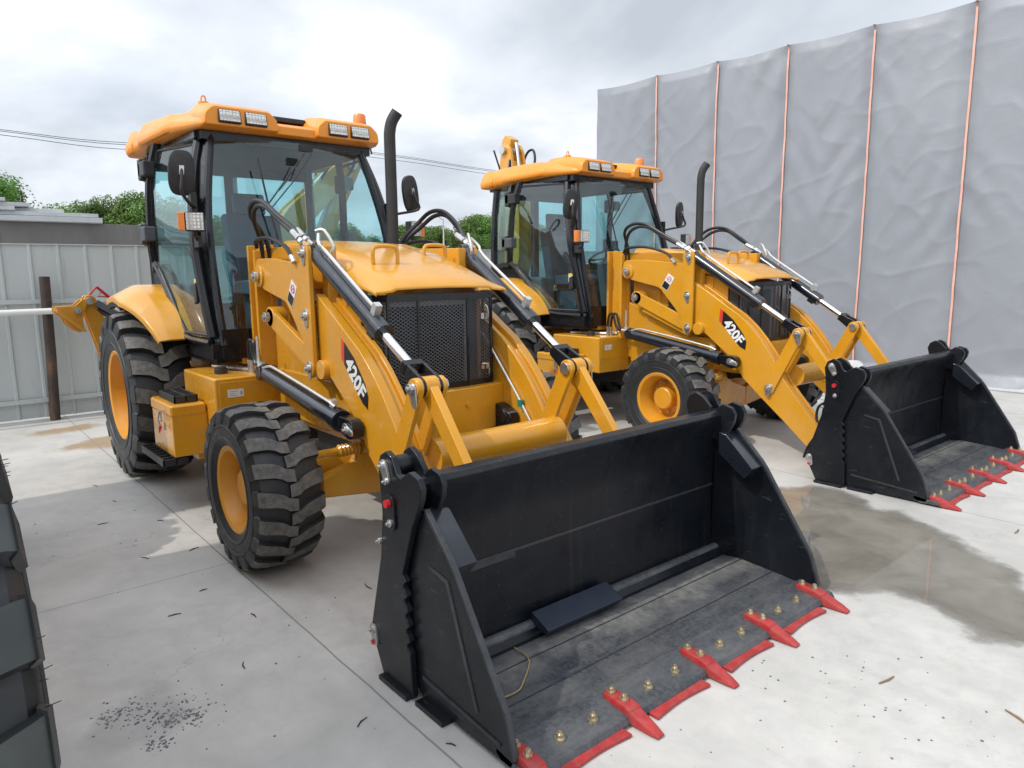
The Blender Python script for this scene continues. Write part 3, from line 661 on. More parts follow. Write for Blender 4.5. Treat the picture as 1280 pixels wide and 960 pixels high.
        cab.loft([[p, q, (q[0]-0.012, q[1], q[2]), (p[0]-0.012, p[1], p[2])] for p, q in zip(ra, rb)])
        cab.tube([f(p) for p in cpath], 0.038, 8, smooth=4)
        cab.tube([f(p) for p in door_low], 0.030, 8, smooth=3)
        cab.tube([f((-2.95, 0.72, 2.76)), f((-2.98, 0.75, 2.3)), f((-3.0, 0.75, 1.75)), f((-3.0, 0.74, 1.2))], 0.045, 8, smooth=4)
        bar(f((-1.70, 0.69, 2.735)), f((-3.0, 0.74, 2.755)), 0.07, 0.07)
        bar(f((-2.56, 0.86, 1.78)), f((-3.0, 0.76, 1.74)), 0.04, 0.06)
        # black panel behind the door, following the fender
        cab.prism([(-2.58, 1.79), (-2.40, 1.69), (-2.2, 1.50), (-2.0, 1.32), (-1.86, 1.20), (-1.86, 1.10), (-3.0, 1.10), (-3.0, 1.78)], s*0.74, s*0.78)
        cab.box((-1.90, min(s*0.70, s*0.82), 1.08), (-1.33, max(s*0.70, s*0.82), 1.19))
    bar((-1.66, -0.68, 2.735), (-1.66, 0.68, 2.735), 0.0, 0.0) if False else cab.box((-1.72, -0.70, 2.69), (-1.63, 0.70, 2.77))
    cab.box((-3.06, -0.76, 2.68), (-2.96, 0.76, 2.78)); cab.box((-3.12, -0.80, 1.10), (-3.04, 0.80, 1.42)); cab.box((-3.1, -0.04, 1.4), (-3.02, 0.04, 2.7))
    cab.box((-3.1, -0.80, 1.05), (-1.32, 0.80, 1.12)); cab.box((-1.36, -0.76, 1.08), (-1.28, 0.76, 1.30))
    cf = cab.build('cab_frame', K, root, bevel=0.006)
    def pane(name, quad, th=0.006):
        q = [Vector(p) for p in quad]; n_ = (q[1]-q[0]).cross(q[-1]-q[0]).normalized()*th/2
        k = len(q); vs = [p-n_ for p in q]+[p+n_ for p in q]
        mb = MB().add(vs, [tuple(range(k)), tuple(range(2*k-1, k-1, -1))]+[(i, i+k, (i+1) % k+k, (i+1) % k) for i in range(k)])
        return mb.build(name, MAT['glass'], root, smooth=0)
    # windscreen (curved: three facets lofted)
    m = MB(); rings = []
    for x0, y0, z0 in ((-1.33, 0.755, 1.20), (-1.37, 0.75, 1.5), (-1.50, 0.735, 2.1), (-1.655, 0.615, 2.72)):
        ring = []
        for k in range(13):
            u = -1+2*k/12; ring.append((x0+0.07*(1-u*u), y0*u, z0))
        rings.append(ring)
    m.loft(rings, closed=False, cap=False); m.build('windscreen', MAT['glass'], root, smooth=60)
    for s in (-1, 1):
        outer = [(-1.38, 0.815, 1.22), (-1.42, 0.82, 1.5), (-1.53, 0.83, 1.95), (-1.66, 0.765, 2.4), (-1.75, 0.68, 2.70), (-2.42, 0.80, 2.72), (-2.49, 0.86, 2.45), (-2.53, 0.87, 2.0), (-2.56, 0.86, 1.80), (-2.40, 0.855, 1.70), (-2.20, 0.85, 1.52), (-2.0, 0.845, 1.34), (-1.86, 0.84, 1.22)]
        m = MB(); ctr = (-2.0, 0.86, 2.0); vs = [(x, y*s, z) for x, y, z in outer]+[(ctr[0], ctr[1]*s, ctr[2])]
        m.add(vs, [(i, (i+1) % 13, 13) for i in range(13)])
        d = m.build('cab_door', MAT['glass'], root, smooth=80)
        m = MB(); inset = [Vector((ctr[0]+(x-ctr[0])*0.955, y*s*1.004, ctr[2]+(z-ctr[2])*0.955)) for x, y, z in outer]
        m.tube(inset+[inset[0]], 0.013, 6); m.build('door_seal', MAT['plast'], d)
        if s < 0:
            m = MB(); m.tube([(-1.50, -0.80, 1.62), (-1.54, -0.83, 1.78), (-1.62, -0.845, 1.90)], 0.018, 8, smooth=4); m.obox((-1.50, -0.85, 1.56), (0.03, 0, 0.01), (0, 0.015, 0), (0, 0, 0.07))
            m.build('door_handle', MAT['plast'], d, bevel=0.004)
        q = [(-2.52, 0.87, 2.72), (-2.95, 0.73, 2.72), (-2.98, 0.76, 2.3), (-3.0, 0.76, 1.78), (-2.60, 0.865, 1.82), (-2.56, 0.878, 2.2)]
        pane('side_window', [(x, (y-0.01)*s, z) for x, y, z in q])
        for hx, hy, hz in ((-2.47, 0.885, 2.545), (-2.51, 0.91, 2.03)):
            m = MB(); y = s*hy
            m.obox((hx, y, hz), (0.095, 0, 0.0), (0, 0.045, 0), (0, 0, 0.060)); m.obox((hx-0.06, y-s*0.01, hz), (0.04, 0, 0.0), (0, 0.055, 0), (0, 0, 0.085)); m.cyl((hx-0.05, y, hz-0.095), (hx-0.05, y, hz+0.095), 0.022, 12)
            m.build('door_hinge', MAT['greyplast'] if hy > 0.9 else MAT['plast'], root, bevel=0.014, seg=3)
    m = MB(); m.box((-2.985, -0.72, 2.60), (-2.955, 0.72, 2.69)); m.box((-2.985, -0.10, 1.4), (-2.955, -0.02, 2.61)); m.build('rear_panel', MAT['inner'], root, bevel=0.01)
    pane('rear_window', [(-3.06, -0.74, 1.42), (-3.06, 0.74, 1.42), (-3.0, 0.70, 2.70), (-3.0, -0.70, 2.70)])
    # yellow and white sticker low on the door, near the pillar
    m = MB(); m.obox((-1.515, -0.848, 1.62), (0.035, 0, 0), (0, 0.001, 0), (0, 0, 0.045)); s1 = m.build('door_sticker', MAT['white'], root)
    m = MB(); m.obox((-1.515, -0.8495, 1.652), (0.035, 0, 0), (0, 0.001, 0), (0, 0, 0.013)); m.build('sticker_header', MAT['yellowst'], s1)
    # roof
    m = MB(); rings = []
    def rr_ring(x, w, zb, zt, e=0.06, ch=0.10):
        pts = rnd([(-w, zb), (w, zb), (w+0.005, zb+(zt-zb)*0.55), (w-ch, zt), (-w+ch, zt), (-w-0.005, zb+(zt-zb)*0.55)], [0.05, 0.05, 0.06, 0.08, 0.08, 0.06], 3)
        return [(x, y, z) for y, z in pts]
    for a in ((-3.17, 0.62, 2.80, 2.86, .06, .05), (-3.15, 0.74, 2.74, 2.90), (-3.07, 0.84, 2.71, 2.945), (-2.85, 0.885, 2.715, 2.945), (-2.55, 0.875, 2.735, 2.955), (-2.2, 0.845, 2.75, 2.955), (-1.95, 0.81, 2.757, 2.93), (-1.75, 0.77, 2.757, 2.88), (-1.64, 0.745, 2.757, 2.865), (-1.56, 0.73, 2.757, 2.845), (-1.53, 0.71, 2.765, 2.825)): rings.append(rr_ring(*a))
    m.loft(rings)
    for s in (-1, 1):   # raised lamp pods
        yc = s*0.435
        rg = []
        for x, wd, z0, z1 in ((-2.25, 0.19, 2.87, 2.95), (-2.1, 0.24, 2.86, 2.99), (-1.85, 0.27, 2.80, 2.985), (-1.60, 0.28, 2.765, 2.945), (-1.515, 0.285, 2.765, 2.92), (-1.485, 0.275, 2.775, 2.905)):
            rg.append([(x, yc+y, z) for y, z in rnd([(-wd, z0), (wd, z0), (wd-0.01, z0+(z1-z0)*0.6), (wd-0.07, z1), (-wd+0.07, z1), (-wd+0.01, z0+(z1-z0)*0.6)], 0.02, 2)])
        m.loft(rg)
    for s in (-1, 1):
        m.loft([[(x, s*(0.60+y), z) for y, z in rnd([(-0.2, a), (w_, a+0.01), (w_+0.012, a+0.07), (w_-0.05, b_), (-0.2, b_)], 0.02, 2)] for x, w_, a, b_ in ((-3.16, 0.16, 2.74, 2.86), (-3.10, 0.27, 2.705, 2.90), (-2.98, 0.305, 2.70, 2.92), (-2.90, 0.302, 2.705, 2.915), (-2.84, 0.285, 2.72, 2.90))])
        m.loft([[(x, s*(0.60+y), z) for y, z in rnd([(-0.2, a), (w_, a+0.01), (w_+0.012, a+0.06), (w_-0.05, b_), (-0.2, b_)], 0.02, 2)] for x, w_, a, b_ in ((-2.72, 0.27, 2.735, 2.90), (-2.60, 0.292, 2.735, 2.93), (-2.05, 0.235, 2.757, 2.92), (-1.95, 0.20, 2.765, 2.90))])
    rf = m.build('roof', MAT['roof'], root, smooth=50, bevel=0.008)
    m = MB()
    for x, w_ in ((-2.0, 0.25), ):
        m.box((-1.93, -0.16, 2.91), (-1.78, 0.20, 2.95))
    m.build('roof_hatch', MAT['plast'], rf, bevel=0.01)
    for yy in (-0.53, -0.335, 0.335, 0.53):
        m = MB(); n_ = Vector((1, 0, 0.22)).normalized(); uu = Vector((-0.22, 0, 1)).normalized(); c0 = Vector((-1.49, yy, 2.838))
        m.obox(c0, n_*0.02, (0, 0.082, 0), uu*0.048, MAT['plast'])
        fr = m.build('roof_light', None, root, bevel=0.006)
        m = MB(); m.obox(c0+n_*0.021, n_*0.004, (0, 0.074, 0), uu*0.040); m.build('lens', MAT['led'], fr, bevel=0.002)
    m = MB(); bx_, by_ = -1.92, 0.77
    m.cyl((bx_, by_, 2.88), (bx_, by_, 2.985), 0.066, 24, MAT['plast'])
    bs = m.build('beacon', None, root)
    m = MB(); m.lathe([(0.0, 0.0), (0.058, 0.0), (0.060, 0.02), (0.056, 0.09), (0.045, 0.105), (0.0, 0.108)], (bx_, by_, 2.985), 'z', 28); m.build('beacon_lens', MAT['amber'], bs)
    m = MB(); m.tube([(bx_-0.02, by_+0.06, 2.93), (bx_+0.03, by_+0.09, 2.88), (-1.80, 0.80, 2.80), (-1.74, 0.78, 2.73)], 0.008, 6, smooth=4); m.build('beacon_cable', MAT['hose'], bs)
    m = MB()
    for ex, ey in ((-1.82, -0.60), (-2.02, 0.78)):
        m.cyl((ex, ey, 2.88), (ex, ey, 2.99), 0.04, 14)
        m.tube([(ex, ey-0.02, 2.975), (ex, ey-0.012, 3.03), (ex, ey+0.012, 3.03), (ex, ey+0.02, 2.975)], 0.006, 8, smooth=3)
    m.build('lifting_eye', MAT['roof'], rf)
    # mirrors
    for s in (-1, 1):
        cx_, cy_, cz_ = (-1.47, -0.90, 2.41) if s < 0 else (-1.43, 0.97, 2.37)
        tilt = 0.15 if s < 0 else -0.42
        m = MB(); d = Vector((0.96, s*0.22, -0.1)).normalized(); hgt = Vector((0.05*s, math.sin(tilt)*0.6, math.cos(tilt))); hgt = (hgt-d*hgt.dot(d)).normalized(); wd = d.cross(hgt)
        for q, sc_ in ((-0.018, 0.93), (-0.008, 1.0), (0.012, 0.98), (0.022, 0.80)): pass
        rings = []
        for q, sc_ in ((-0.018, 0.93), (-0.008, 1.0), (0.012, 0.98), (0.024, 0.78)):
            ring = []
            for k in range(28):
                a = 2*PI*k/28; ca, sa = math.cos(a), math.sin(a); e = 0.62
                px = 0.088*sc_*math.copysign(abs(ca)**e, ca); pz = 0.158*sc_*math.copysign(abs(sa)**(e+0.15), sa)
                ring.append(Vector((cx_, cy_, cz_))+d*q+wd*px+hgt*pz)
            rings.append(ring)
        m.loft(rings); mo = m.build('mirror', MAT['plast'], root, smooth=50)
        m = MB(); c3 = Vector((cx_, cy_, cz_))
        m.tube([c3+d*0.03+hgt*0.03, c3+d*0.06-hgt*0.05, c3+d*0.07-hgt*0.13, Vector((-1.47, s*0.86, 2.20)), Vector((-1.55, s*0.80, 2.18))], 0.012, 8, smooth=4); m.obox((-1.555, s*0.81, 2.2), (0.02, 0, 0), (0, 0.02, 0), (0, 0, 0.09)); m.build('mirror_arm', MAT['plast'], mo)
        m = MB(); m.obox(c3+d*0.03+hgt*0.02, d*0.012, wd*0.015, hgt*0.03); m.build('mirror_clip', MAT['white'] if s < 0 else MAT['steel'], mo)
        # side lamp with amber indicator
        c3 = Vector((-1.25, s*0.90, 2.06)); d = Vector((1, s*0.25, 0)).normalized(); wv = Vector((-d.y, d.x, 0))*(1 if s > 0 else -1)
        m = MB(); m.obox(c3-d*0.03, d*0.035, wv*0.062, (0, 0, 0.065)); lo = m.build('side_light', MAT['plast'], root, bevel=0.008)
        m = MB(); m.obox(c3+d*0.006, d*0.004, wv*0.056, (0, 0, 0.058)); m.build('lens', MAT['led'], lo, bevel=0.003)
        m = MB(); m.obox(c3-d*0.025+wv*0.085, d*0.03, wv*0.022, (0, 0, 0.062)); m.build('indicator_lens', MAT['amber'], lo, bevel=0.006)
        m = MB(); m.tube([c3-d*0.04-Vector((0, 0, 0.065)), c3-d*0.04-Vector((0, 0, 0.10)), Vector((-1.42, s*0.84, 1.94))], 0.012, 8); m.obox((-1.40, s*0.845, 1.93), (0.05, 0, 0.0), (0, 0.012, 0), (0, 0, 0.04)); m.build('light_bracket', MAT['plast'], lo)
    # wipers
    m = MB(); m.tube([(-1.40, 0.0, 2.62), (-1.43, -0.12, 2.45), (-1.42, -0.32, 2.20)], 0.006, 6); m.tube([(-1.385, 0.05, 2.62), (-1.415, -0.08, 2.42), (-1.40, -0.28, 2.20)], 0.005, 6)
    m.tube([(-1.43, -0.36, 2.55), (-1.375, -0.32, 2.20), (-1.32, -0.26, 1.85)], 0.008, 6); m.obox((-1.42, 0.02, 2.66), (0.02, 0, 0), (0, 0.05, 0), (0, 0, 0.025)); m.build('wiper', MAT['plast'], root)
    # interior
    m = MB(); m.box((-2.95, -0.74, 1.12), (-1.40, 0.74, 1.16), MAT['inner']); m.build('cab_floor', None, root); m = MB(); m.box((-2.95, -0.66, 2.68), (-1.72, 0.66, 2.72), MAT['liner']); m.build('headliner', None, root); m = MB()
    m.prism([(-1.46, 1.16), (-1.46, 1.72), (-1.56, 1.80), (-1.72, 1.78), (-1.70, 1.60), (-1.62, 1.16)], -0.22, 0.22, MAT['inner']); m.build('dashboard', None, root, bevel=0.02); m = MB()
    m.box((-2.55, 0.45, 1.16), (-1.75, 0.70, 1.70), MAT['inner']); m.build('side_console', None, root, bevel=0.02); m = MB(); m.box((-2.6, -0.72, 1.16), (-2.15, -0.50, 1.62), MAT['inner'])
    m.build('control_console', None, root, bevel=0.02)
    m = MB(); cs_ = (-1.80, 0.0, 1.86); ring = []
    ax_ = Vector((-0.45, 0, 0.9)).normalized(); e1 = Vector((0, 1, 0)); e2 = ax_.cross(e1)
    m.tube([Vector(cs_)+(e1*math.cos(2*PI*k/32)+e2*math.sin(2*PI*k/32))*0.19 for k in range(33)], 0.014, 8)
    for k in range(3): a = 2*PI*k/3+0.5; m.tube([Vector(cs_)-ax_*0.03, Vector(cs_)+(e1*math.cos(a)+e2*math.sin(a))*0.19], 0.011, 6)
    m.tube([Vector(cs_)-ax_*0.03, (-1.66, 0, 1.5)], 0.03, 10); m.build('steering_wheel', MAT['plast'], root)
    m = MB()
    m.prism(rnd([(-2.50, 1.52), (-2.02, 1.52), (-2.0, 1.60), (-2.10, 1.65), (-2.50, 1.63)], 0.04), -0.26, 0.26)
    m.prism(rnd([(-2.58, 1.58), (-2.44, 1.60), (-2.56, 2.20), (-2.66, 2.24), (-2.70, 2.18)], 0.04), -0.25, 0.25)
    m.prism(rnd([(-2.70, 2.23), (-2.60, 2.23), (-2.63, 2.42), (-2.71, 2.42)], 0.03), -0.14, 0.14); m.box((-2.45, -0.18, 1.16), (-2.1, 0.18, 1.52))
    m.build('driver_seat', MAT['seat'], root, bevel=0.03, seg=3)
    # ---- fenders
    for s in (-1, 1):
        m = MB(); rings = []; rings2 = []; N = 18
        for k in range(N+1):
            t = k/N; a = R(33+(106-33)*t); rad = 0.925-0.01*t; x, z = -L+rad*math.cos(a), 0.70+rad*math.sin(a)
            q = min(1, t/0.55); yc = 0.99+0.04*q; yo = 1.04+0.15*q; dr = 0.015+0.075*q
            nx, nz = math.cos(a), math.sin(a); yi = 0.79
            prof = [(yi, 0.0), (yc-0.02, 0.0), (yc, -0.005), (yo, -dr), (yo+0.008, -dr-0.015), (yo+0.008, -dr-0.05), (yo-0.008, -dr-0.05), (yo-0.012, -dr-0.018), (yc-0.01, -0.026), (yi, -0.02)]
            rings.append([(x+nx*h, s*y, z+nz*h) for y, h in prof])
            rings2.append([(x+nx*h, s*y, z+nz*h) for y, h in ((yo-0.03, -dr-0.04), (yo+0.004, -dr-0.05), (yo-0.004, -dr-0.085), (yo-0.05, -dr-0.08))])
        m.loft(rings); fo = m.build('fender', Y, root, bevel=0.004, smooth=40)
        m = MB(); m.loft(rings2[10:]); m.build('fender_trim', MAT['plast'], fo)
    # ---- loader towers and arms
    for s in (-1, 1):
        def P(poly, y0, y1, mb, mt=None): mb.prism(poly, s*y0, s*y1, mt)
        m = MB()
        P([(-1.24, 0.96), (-1.02, 0.96), (-0.98, 1.0), (-0.98, 1.90), (-1.24, 1.90)], 0.455, 0.50, m)
        m.box((-1.24, min(s*.50, s*.56), 0.90), (-1.21, max(s*.50, s*.56), 1.90)); P([(-1.0, 0.85), (0.02, 0.85), (0.05, 1.0), (-0.22, 1.08), (-0.98, 1.35)], 0.455, 0.485, m)
        P([(-0.98, 1.60), (-0.10, 1.60), (-0.10, 1.86), (-0.98, 1.88)], 0.46, 0.485, m)
        m.box((-1.02, min(s*.485, s*.60), 0.95), (-0.985, max(s*.485, s*.60), 1.86))
        P([(-0.10, 1.05), (-0.02, 1.05), (-0.02, 1.86), (-0.10, 1.86)], 0.455, 0.52, m)
        m.build('loader_tower', Y, root, bevel=0.006)
        m = MB()   # upper and lower links with window between them
        P(rnd([(-0.96, 1.80), (-0.66, 1.80), (-0.38, 1.77), (-0.10, 1.745), (-0.07, 1.12), (-0.17, 1.10), (-0.19, 1.22), (-0.30, 1.34), (-0.47, 1.515), (-0.84, 1.59), (-0.97, 1.66)], [0.06, 0.02, 0.02, 0, 0, 0.02, 0.01, 0.01, 0.04, 0.02, 0.06]), 0.575, 0.605, m)
        P(rnd(link((-0.78, 1.405), (-0.18, 1.17), 0.062, 0.065), 0.0), 0.565, 0.60, m)
        P([(-0.72, 1.26), (-0.12, 1.03), (-0.10, 1.10), (-0.70, 1.345)], 0.50, 0.57, m)
        m.cyl((-0.78, s*0.49, 1.405), (-0.78, s*0.60, 1.405), 0.07, 24); m.cyl((-0.89, s*0.49, 1.68), (-0.89, s*0.62, 1.68), 0.075, 24); m.cyl((-0.30, s*0.46, 1.42), (-0.30, s*0.54, 1.42), 0.085, 24); m.cyl((0.02, s*0.46, 1.12), (0.02, s*0.62, 1.12), 0.06, 24)
        m.build('arm_link', Y, root, bevel=0.006)
        m = MB(); P(rnd([(-0.165, 1.14), (-0.13, 1.06), (-0.07, 1.06), (-0.035, 1.12), (-0.035, 1.84), (-0.06, 1.885), (-0.14, 1.885), (-0.165, 1.84)], 0.02), 0.607, 0.635, m)
        m.build('pivot_plate', Y, root, bevel=0.005)
        m = MB()
        for x, z, y in ((-0.89, 1.68, 0.62), (-0.78, 1.405, 0.602), (-0.095, 1.815, 0.635), (-0.10, 1.44, 0.635), (-0.09, 1.12, 0.635), (0.82, 0.63, 0.585)):
            big = x < -0.5
            if not big: m.prism(link((x, z+0.012), (x+0.005, z-0.055), 0.034, 0.016), s*y, s*(y+0.008))
            pin_head(m, x, s*(y+0.004), z, s, 0.036 if big else 0.026, 0.03 if big else 0.02)
        m.build('pivot_pin', MAT['steel'], root, bevel=0.002)
        # boomerang arm
        top = [(-0.06, 1.575), (0.15, 1.455), (0.29, 1.37), (0.46, 1.27), (0.58, 1.17), (0.69, 1.055), (0.79, 0.93), (0.86, 0.83), (0.94, 0.70), (1.03, 0.59), (1.24, 0.36), (1.38, 0.20)]
        bot = [(1.38, 0.10), (1.28, 0.06), (1.19, 0.13), (0.94, 0.34), (0.70, 0.53), (0.52, 0.68), (0.46, 0.77), (0.38, 0.86), (0.28, 0.935), (0.15, 1.03), (-0.05, 1.17)]
        m = MB(); P(top+bot, 0.525, 0.585, m)
        P([(x, z-0.03) for x, z in top[:-1]]+[(x, z+0.03) for x, z in bot[1:]], 0.475, 0.525, m)
        P(top+bot, 0.445, 0.475, m)
        ar = m.build('loader_arm', Y, root, bevel=0.006)
        # decal with the model number
        u = Vector((0.62, 0, -0.78)).normalized(); v = Vector((0.78, 0, 0.62)).normalized()
        def dq(poly, y, name, mt):
            vs = [Vector((x, s*y, z)) for x, z in poly]; vs2 = [p+Vector((0, s*0.0012, 0)) for p in vs]; k = len(vs)
            q = MB().add(vs+vs2, [tuple(range(k)), tuple(range(2*k-1, k-1, -1))]+[(i, i+k, (i+1) % k+k, (i+1) % k) for i in range(k)]).build(name, mt, ar, smooth=0); return q
        dq([(0.285, 1.305), (0.40, 1.22), (0.515, 1.085), (0.545, 1.02), (0.535, 0.945), (0.475, 0.975), (0.385, 1.065), (0.275, 1.175)], 0.5855, 'decal', MAT['blackst'])
        dq([(0.250, 1.325), (0.285, 1.303), (0.275, 1.177), (0.243, 1.205)], 0.5858, 'decal_stripe', MAT['redst'])
        a = Vector((0.30, 0, 1.235)); b_ = Vector((0.52, 0, 1.0)); tdir = (b_-a).normalized(); ndir = Vector((tdir.z*-1, 0, tdir.x)); 
        if s > 0: tdir_ = tdir*-1
        X_ = tdir if s < 0 else -tdir; Z_ = Vector((0, s, 0)); Y_ = Z_.cross(X_)
        Mx = Matrix((X_, Y_, Z_)).transposed().to_4x4(); Mx.translation = Vector((0.402, s*0.5872, 1.107))
        text_mesh('420F', 0.132, MAT['white'], 'model_number', ar, Mx, bold=0.035)
        # warning sticker
        w0 = Vector((-0.36, s*0.6062, 1.575)); uu = Vector((0.55, 0, 0.83)); vv = Vector((0.83, 0, -0.55))
        def wq(a0, a1, b0, b1, y, name, mt, par):
            vs = [w0+vv*p+uu*q+Vector((0, s*y, 0)) for p, q in ((a0, b0), (a1, b0), (a1, b1), (a0, b1))]; vs2 = [p+Vector((0, s*0.001, 0)) for p in vs]
            return MB().add(vs+vs2, [(0, 1, 2, 3), (7, 6, 5, 4), (0, 4, 5, 1), (1, 5, 6, 2), (2, 6, 7, 3), (3, 7, 4, 0)]).build(name, mt, par, smooth=0)
        ws = wq(-0.045, 0.045, -0.085, 0.075, 0, 'warning_sticker', MAT['white'], root)
        wq(-0.04, 0.04, -0.08, -0.012, 0.0012, 'warning_text_panel', MAT['blackst'], ws)
        mm = MB(); cc = w0+uu*0.032+Vector((0, s*0.0014, 0))
        mm.tube([cc+(uu*math.cos(2*PI*k/20)+vv*math.sin(2*PI*k/20))*0.024 for k in range(21)], 0.005, 4); mm.tube([cc+uu*0.017+vv*0.017, cc-uu*0.017-vv*0.017], 0.004, 4); mm.build('warning_symbol', MAT['pink'], ws)
        # lift cylinder
        a, b_ = Vector((-0.81, s*0.55, 1.02)), Vector((0.45, s*0.55, 0.83)); 
        a = Vector((-0.81, s*0.635, 1.02)); b_ = Vector((0.45, s*0.635, 0.83)); t = (b_-a).normalized()
        m = MB(); m.cyl(a-t*0.02, a+t*1.10, 0.058, 28); m.cyl(a+t*1.06, a+t*1.13, 0.066, 28); m.cyl(a-t*0.03, a+t*0.02, 0.062, 28); m.cyl((a.x, a.y-s*0.07, a.z), (a.x, a.y+s*0.06, a.z), 0.05, 20)
        lc = m.build('lift_cylinder', MAT['cyl'], root, bevel=0.004)
        m = MB(); m.cyl(a+t*1.13, b_-t*0.05, 0.030, 20); m.build('cylinder_rod', MAT['chrome'], lc)
        m = MB(); m.prism(link((b_.x-0.10, b_.z+0.016), (b_.x, b_.z), 0.045, 0.058), b_.y-0.035, b_.y+0.035); m.build('rod_eye', MAT['black'], lc, bevel=0.004)
        m = MB(); m.prism(link((b_.x-0.02, b_.z+0.005), (b_.x+0.045, b_.z-0.012), 0.030, 0.020), b_.y+s*0.037, b_.y+s*0.047); pin_head(m, b_.x, b_.y+s*0.042, b_.z, s, 0.022, 0.02); m.build('cylinder_pin', MAT['steel'], lc, bevel=0.002)
        m = MB(); o3 = Vector((0, s*0.02, 0.085))
        m.tube([a+Vector((-0.05, s*0.03, 0.25)), a+Vector((-0.045, s*0.03, 0.05)), a+Vector((0.02, s*0.03, 0.035)), a+t*0.12+o3+Vector((0, 0, -0.01)), a+t*0.28+o3, a+t*1.02+o3, a+t*1.03+Vector((0, 0, 0.04))], 0.010, 8, smooth=3)
        m.obox(a+t*1.03+Vector((0, 0, 0.07)), t*0.018, (0, 0.018, 0), (0, 0, 0.03)); m.build('cylinder_pipe', MAT['pipe'], lc)
        m = MB()
        for k in range(2):
            p0 = Vector((-1.16+0.05*k, s*0.62, 1.02)); m.tube([p0, p0+Vector((0.0, 0, 0.10)), p0+Vector((0.03, s*0.01, 0.19)), p0+Vector((0.085, s*0.01, 0.20)), p0+Vector((0.12, s*0.012, 0.10)), p0+Vector((0.17, s*0.012, 0.04)), p0+Vector((0.30-0.04*k, s*0.01, 0.03+0.02*k))], 0.013, 8, smooth=5)
        m.build('lift_hose', MAT['hose'], lc)
        m = MB()
        for k in range(2): m.cyl((-1.16+0.05*k, s*0.62, 0.97), (-1.16+0.05*k, s*0.62, 1.08), 0.016, 8); m.cyl((-0.94+0.045*k, s*0.632, 1.055+0.02*k), (-0.86+0.045*k, s*0.632, 1.05+0.02*k), 0.018, 8)
        m.build('hose_fitting', MAT['steel'], lc)
        # tilt cylinder
        a, b_ = Vector((-0.10, s*0.565, 1.835)), Vector((1.055, s*0.522, 1.13)); t = (b_-a).normalized(); nrm = Vector((-t.z, 0, t.x))
        if nrm.z < 0: nrm = -nrm
        m = MB(); m.cyl(a, a+t*0.84, 0.050, 28); m.cyl(a+t*0.80, a+t*0.89, 0.058, 28); m.cyl((a.x, a.y-0.04, a.z), (a.x, a.y+0.04, a.z), 0.055, 20); m.obox(a+t*0.82-nrm*0.045, t*0.035, (0, 0.04, 0), nrm*0.02)
        tcy = m.build('tilt_cylinder', MAT['cyl'], root, bevel=0.004)
        m = MB(); m.cyl(a+t*0.88, b_-t*0.14, 0.027, 20); m.build('cylinder_rod', MAT['chrome'], tcy)
        m = MB()
        for e in (-1, 1):
            A, B = b_-t*0.155, b_; pl = link((A.x, A.z), (B.x, B.z), 0.034, 0.052); m.prism(pl, b_.y+e*0.049-0.010, b_.y+e*0.049+0.010)
        m.obox(b_-t*0.165, t*0.022, (0, 0.059, 0), nrm*0.036); m.build('rod_clevis', MAT['black'], tcy, bevel=0.005)
        m = MB(); o3 = nrm*0.085+Vector((0, s*0.012, 0))
        m.tube([a+t*0.02+nrm*0.12, a+t*0.10+nrm*0.10+Vector((0, s*0.03, 0)), a+t*0.2+o3, a+t*0.72+o3, a+t*0.76+nrm*0.08], 0.0105, 8, smooth=3)
        m.obox(a+t*0.765+nrm*0.075, t*0.02, (0, 0.02, 0), nrm*0.035)
        m.tube([a+nrm*0.12-t*0.02, a+nrm*0.145+t*0.02+Vector((0, -s*0.03, 0)), a+nrm*0.10+t*0.12+Vector((0, -s*0.05, 0)), a+nrm*0.06+t*0.13+Vector((0, -s*0.04, 0))], 0.0105, 8, smooth=3)
        m.build('cylinder_pipe', MAT['pipe'], tcy)
        m = MB()
        for k in range(2):
            yo = s*(0.50+0.045*k+ (0.06 if s > 0 else 0)); pk = s*(0.655-0.0*k+(0.10 if s > 0 else 0))
            m.tube([(-0.99, yo, 1.62), (-0.985, yo, 1.90), (-0.93+0.05*k, pk-s*0.03, 2.09-0.03*k), (-0.80+0.05*k, pk, 2.165-0.035*k), (-0.62+0.03*k, pk, 2.155-0.03*k), (-0.42, pk-s*0.02, 2.05-0.02*k), (-0.15, s*(0.60+0.03*k), 1.915-0.01*k)], 0.0165, 10, smooth=6)
        m.tube([(-0.98, s*0.58, 1.88), (-0.9, s*0.61, 1.925), (-0.65, s*0.62, 1.93), (-0.40, s*0.62, 1.87), (-0.30, s*0.62, 1.80)], 0.014, 8, smooth=4)
        m.build('tilt_hose', MAT['hose'], tcy)
        m = MB()
        for k in range(2): p = Vector((-0.15, s*(0.60+0.03*k), 1.915-0.01*k)); m.cyl(p-Vector((0.09, 0, -0.045)), p, 0.021, 8); m.cyl(p, p+Vector((0.10, -s*0.01, -0.05)), 0.014, 8); m.cyl(p+Vector((0.02, 0, -0.012)), p+Vector((0.045, 0, -0.026)), 0.024, 6)
        m.cyl((-0.31, s*0.62, 1.805), (-0.27, s*0.62, 1.765), 0.017, 8); m.build('hose_fitting', MAT['steel'], tcy)
        # bell crank (two plates) and bucket link
        m = MB()
        for y0, y1 in ((0.60, 0.63), (0.475, 0.505)): pass
        c0, c1 = (1.055, 1.13), (0.80, 0.62)
        for yc in (0.592, 0.452):
            pl = hull2(circ(c0[0], c0[1], 0.052, 20)+circ(c1[0], c1[1], 0.055, 20)); m.prism(pl, s*(yc-0.014), s*(yc+0.014))
        m.cyl((1.055, s*0.440, 1.13), (1.055, s*0.615, 1.13), 0.050, 24); m.cyl((0.80, s*0.44, 0.62), (0.80, s*0.60, 0.62), 0.045, 20)
        m.build('bell_crank', Y, root, bevel=0.005)
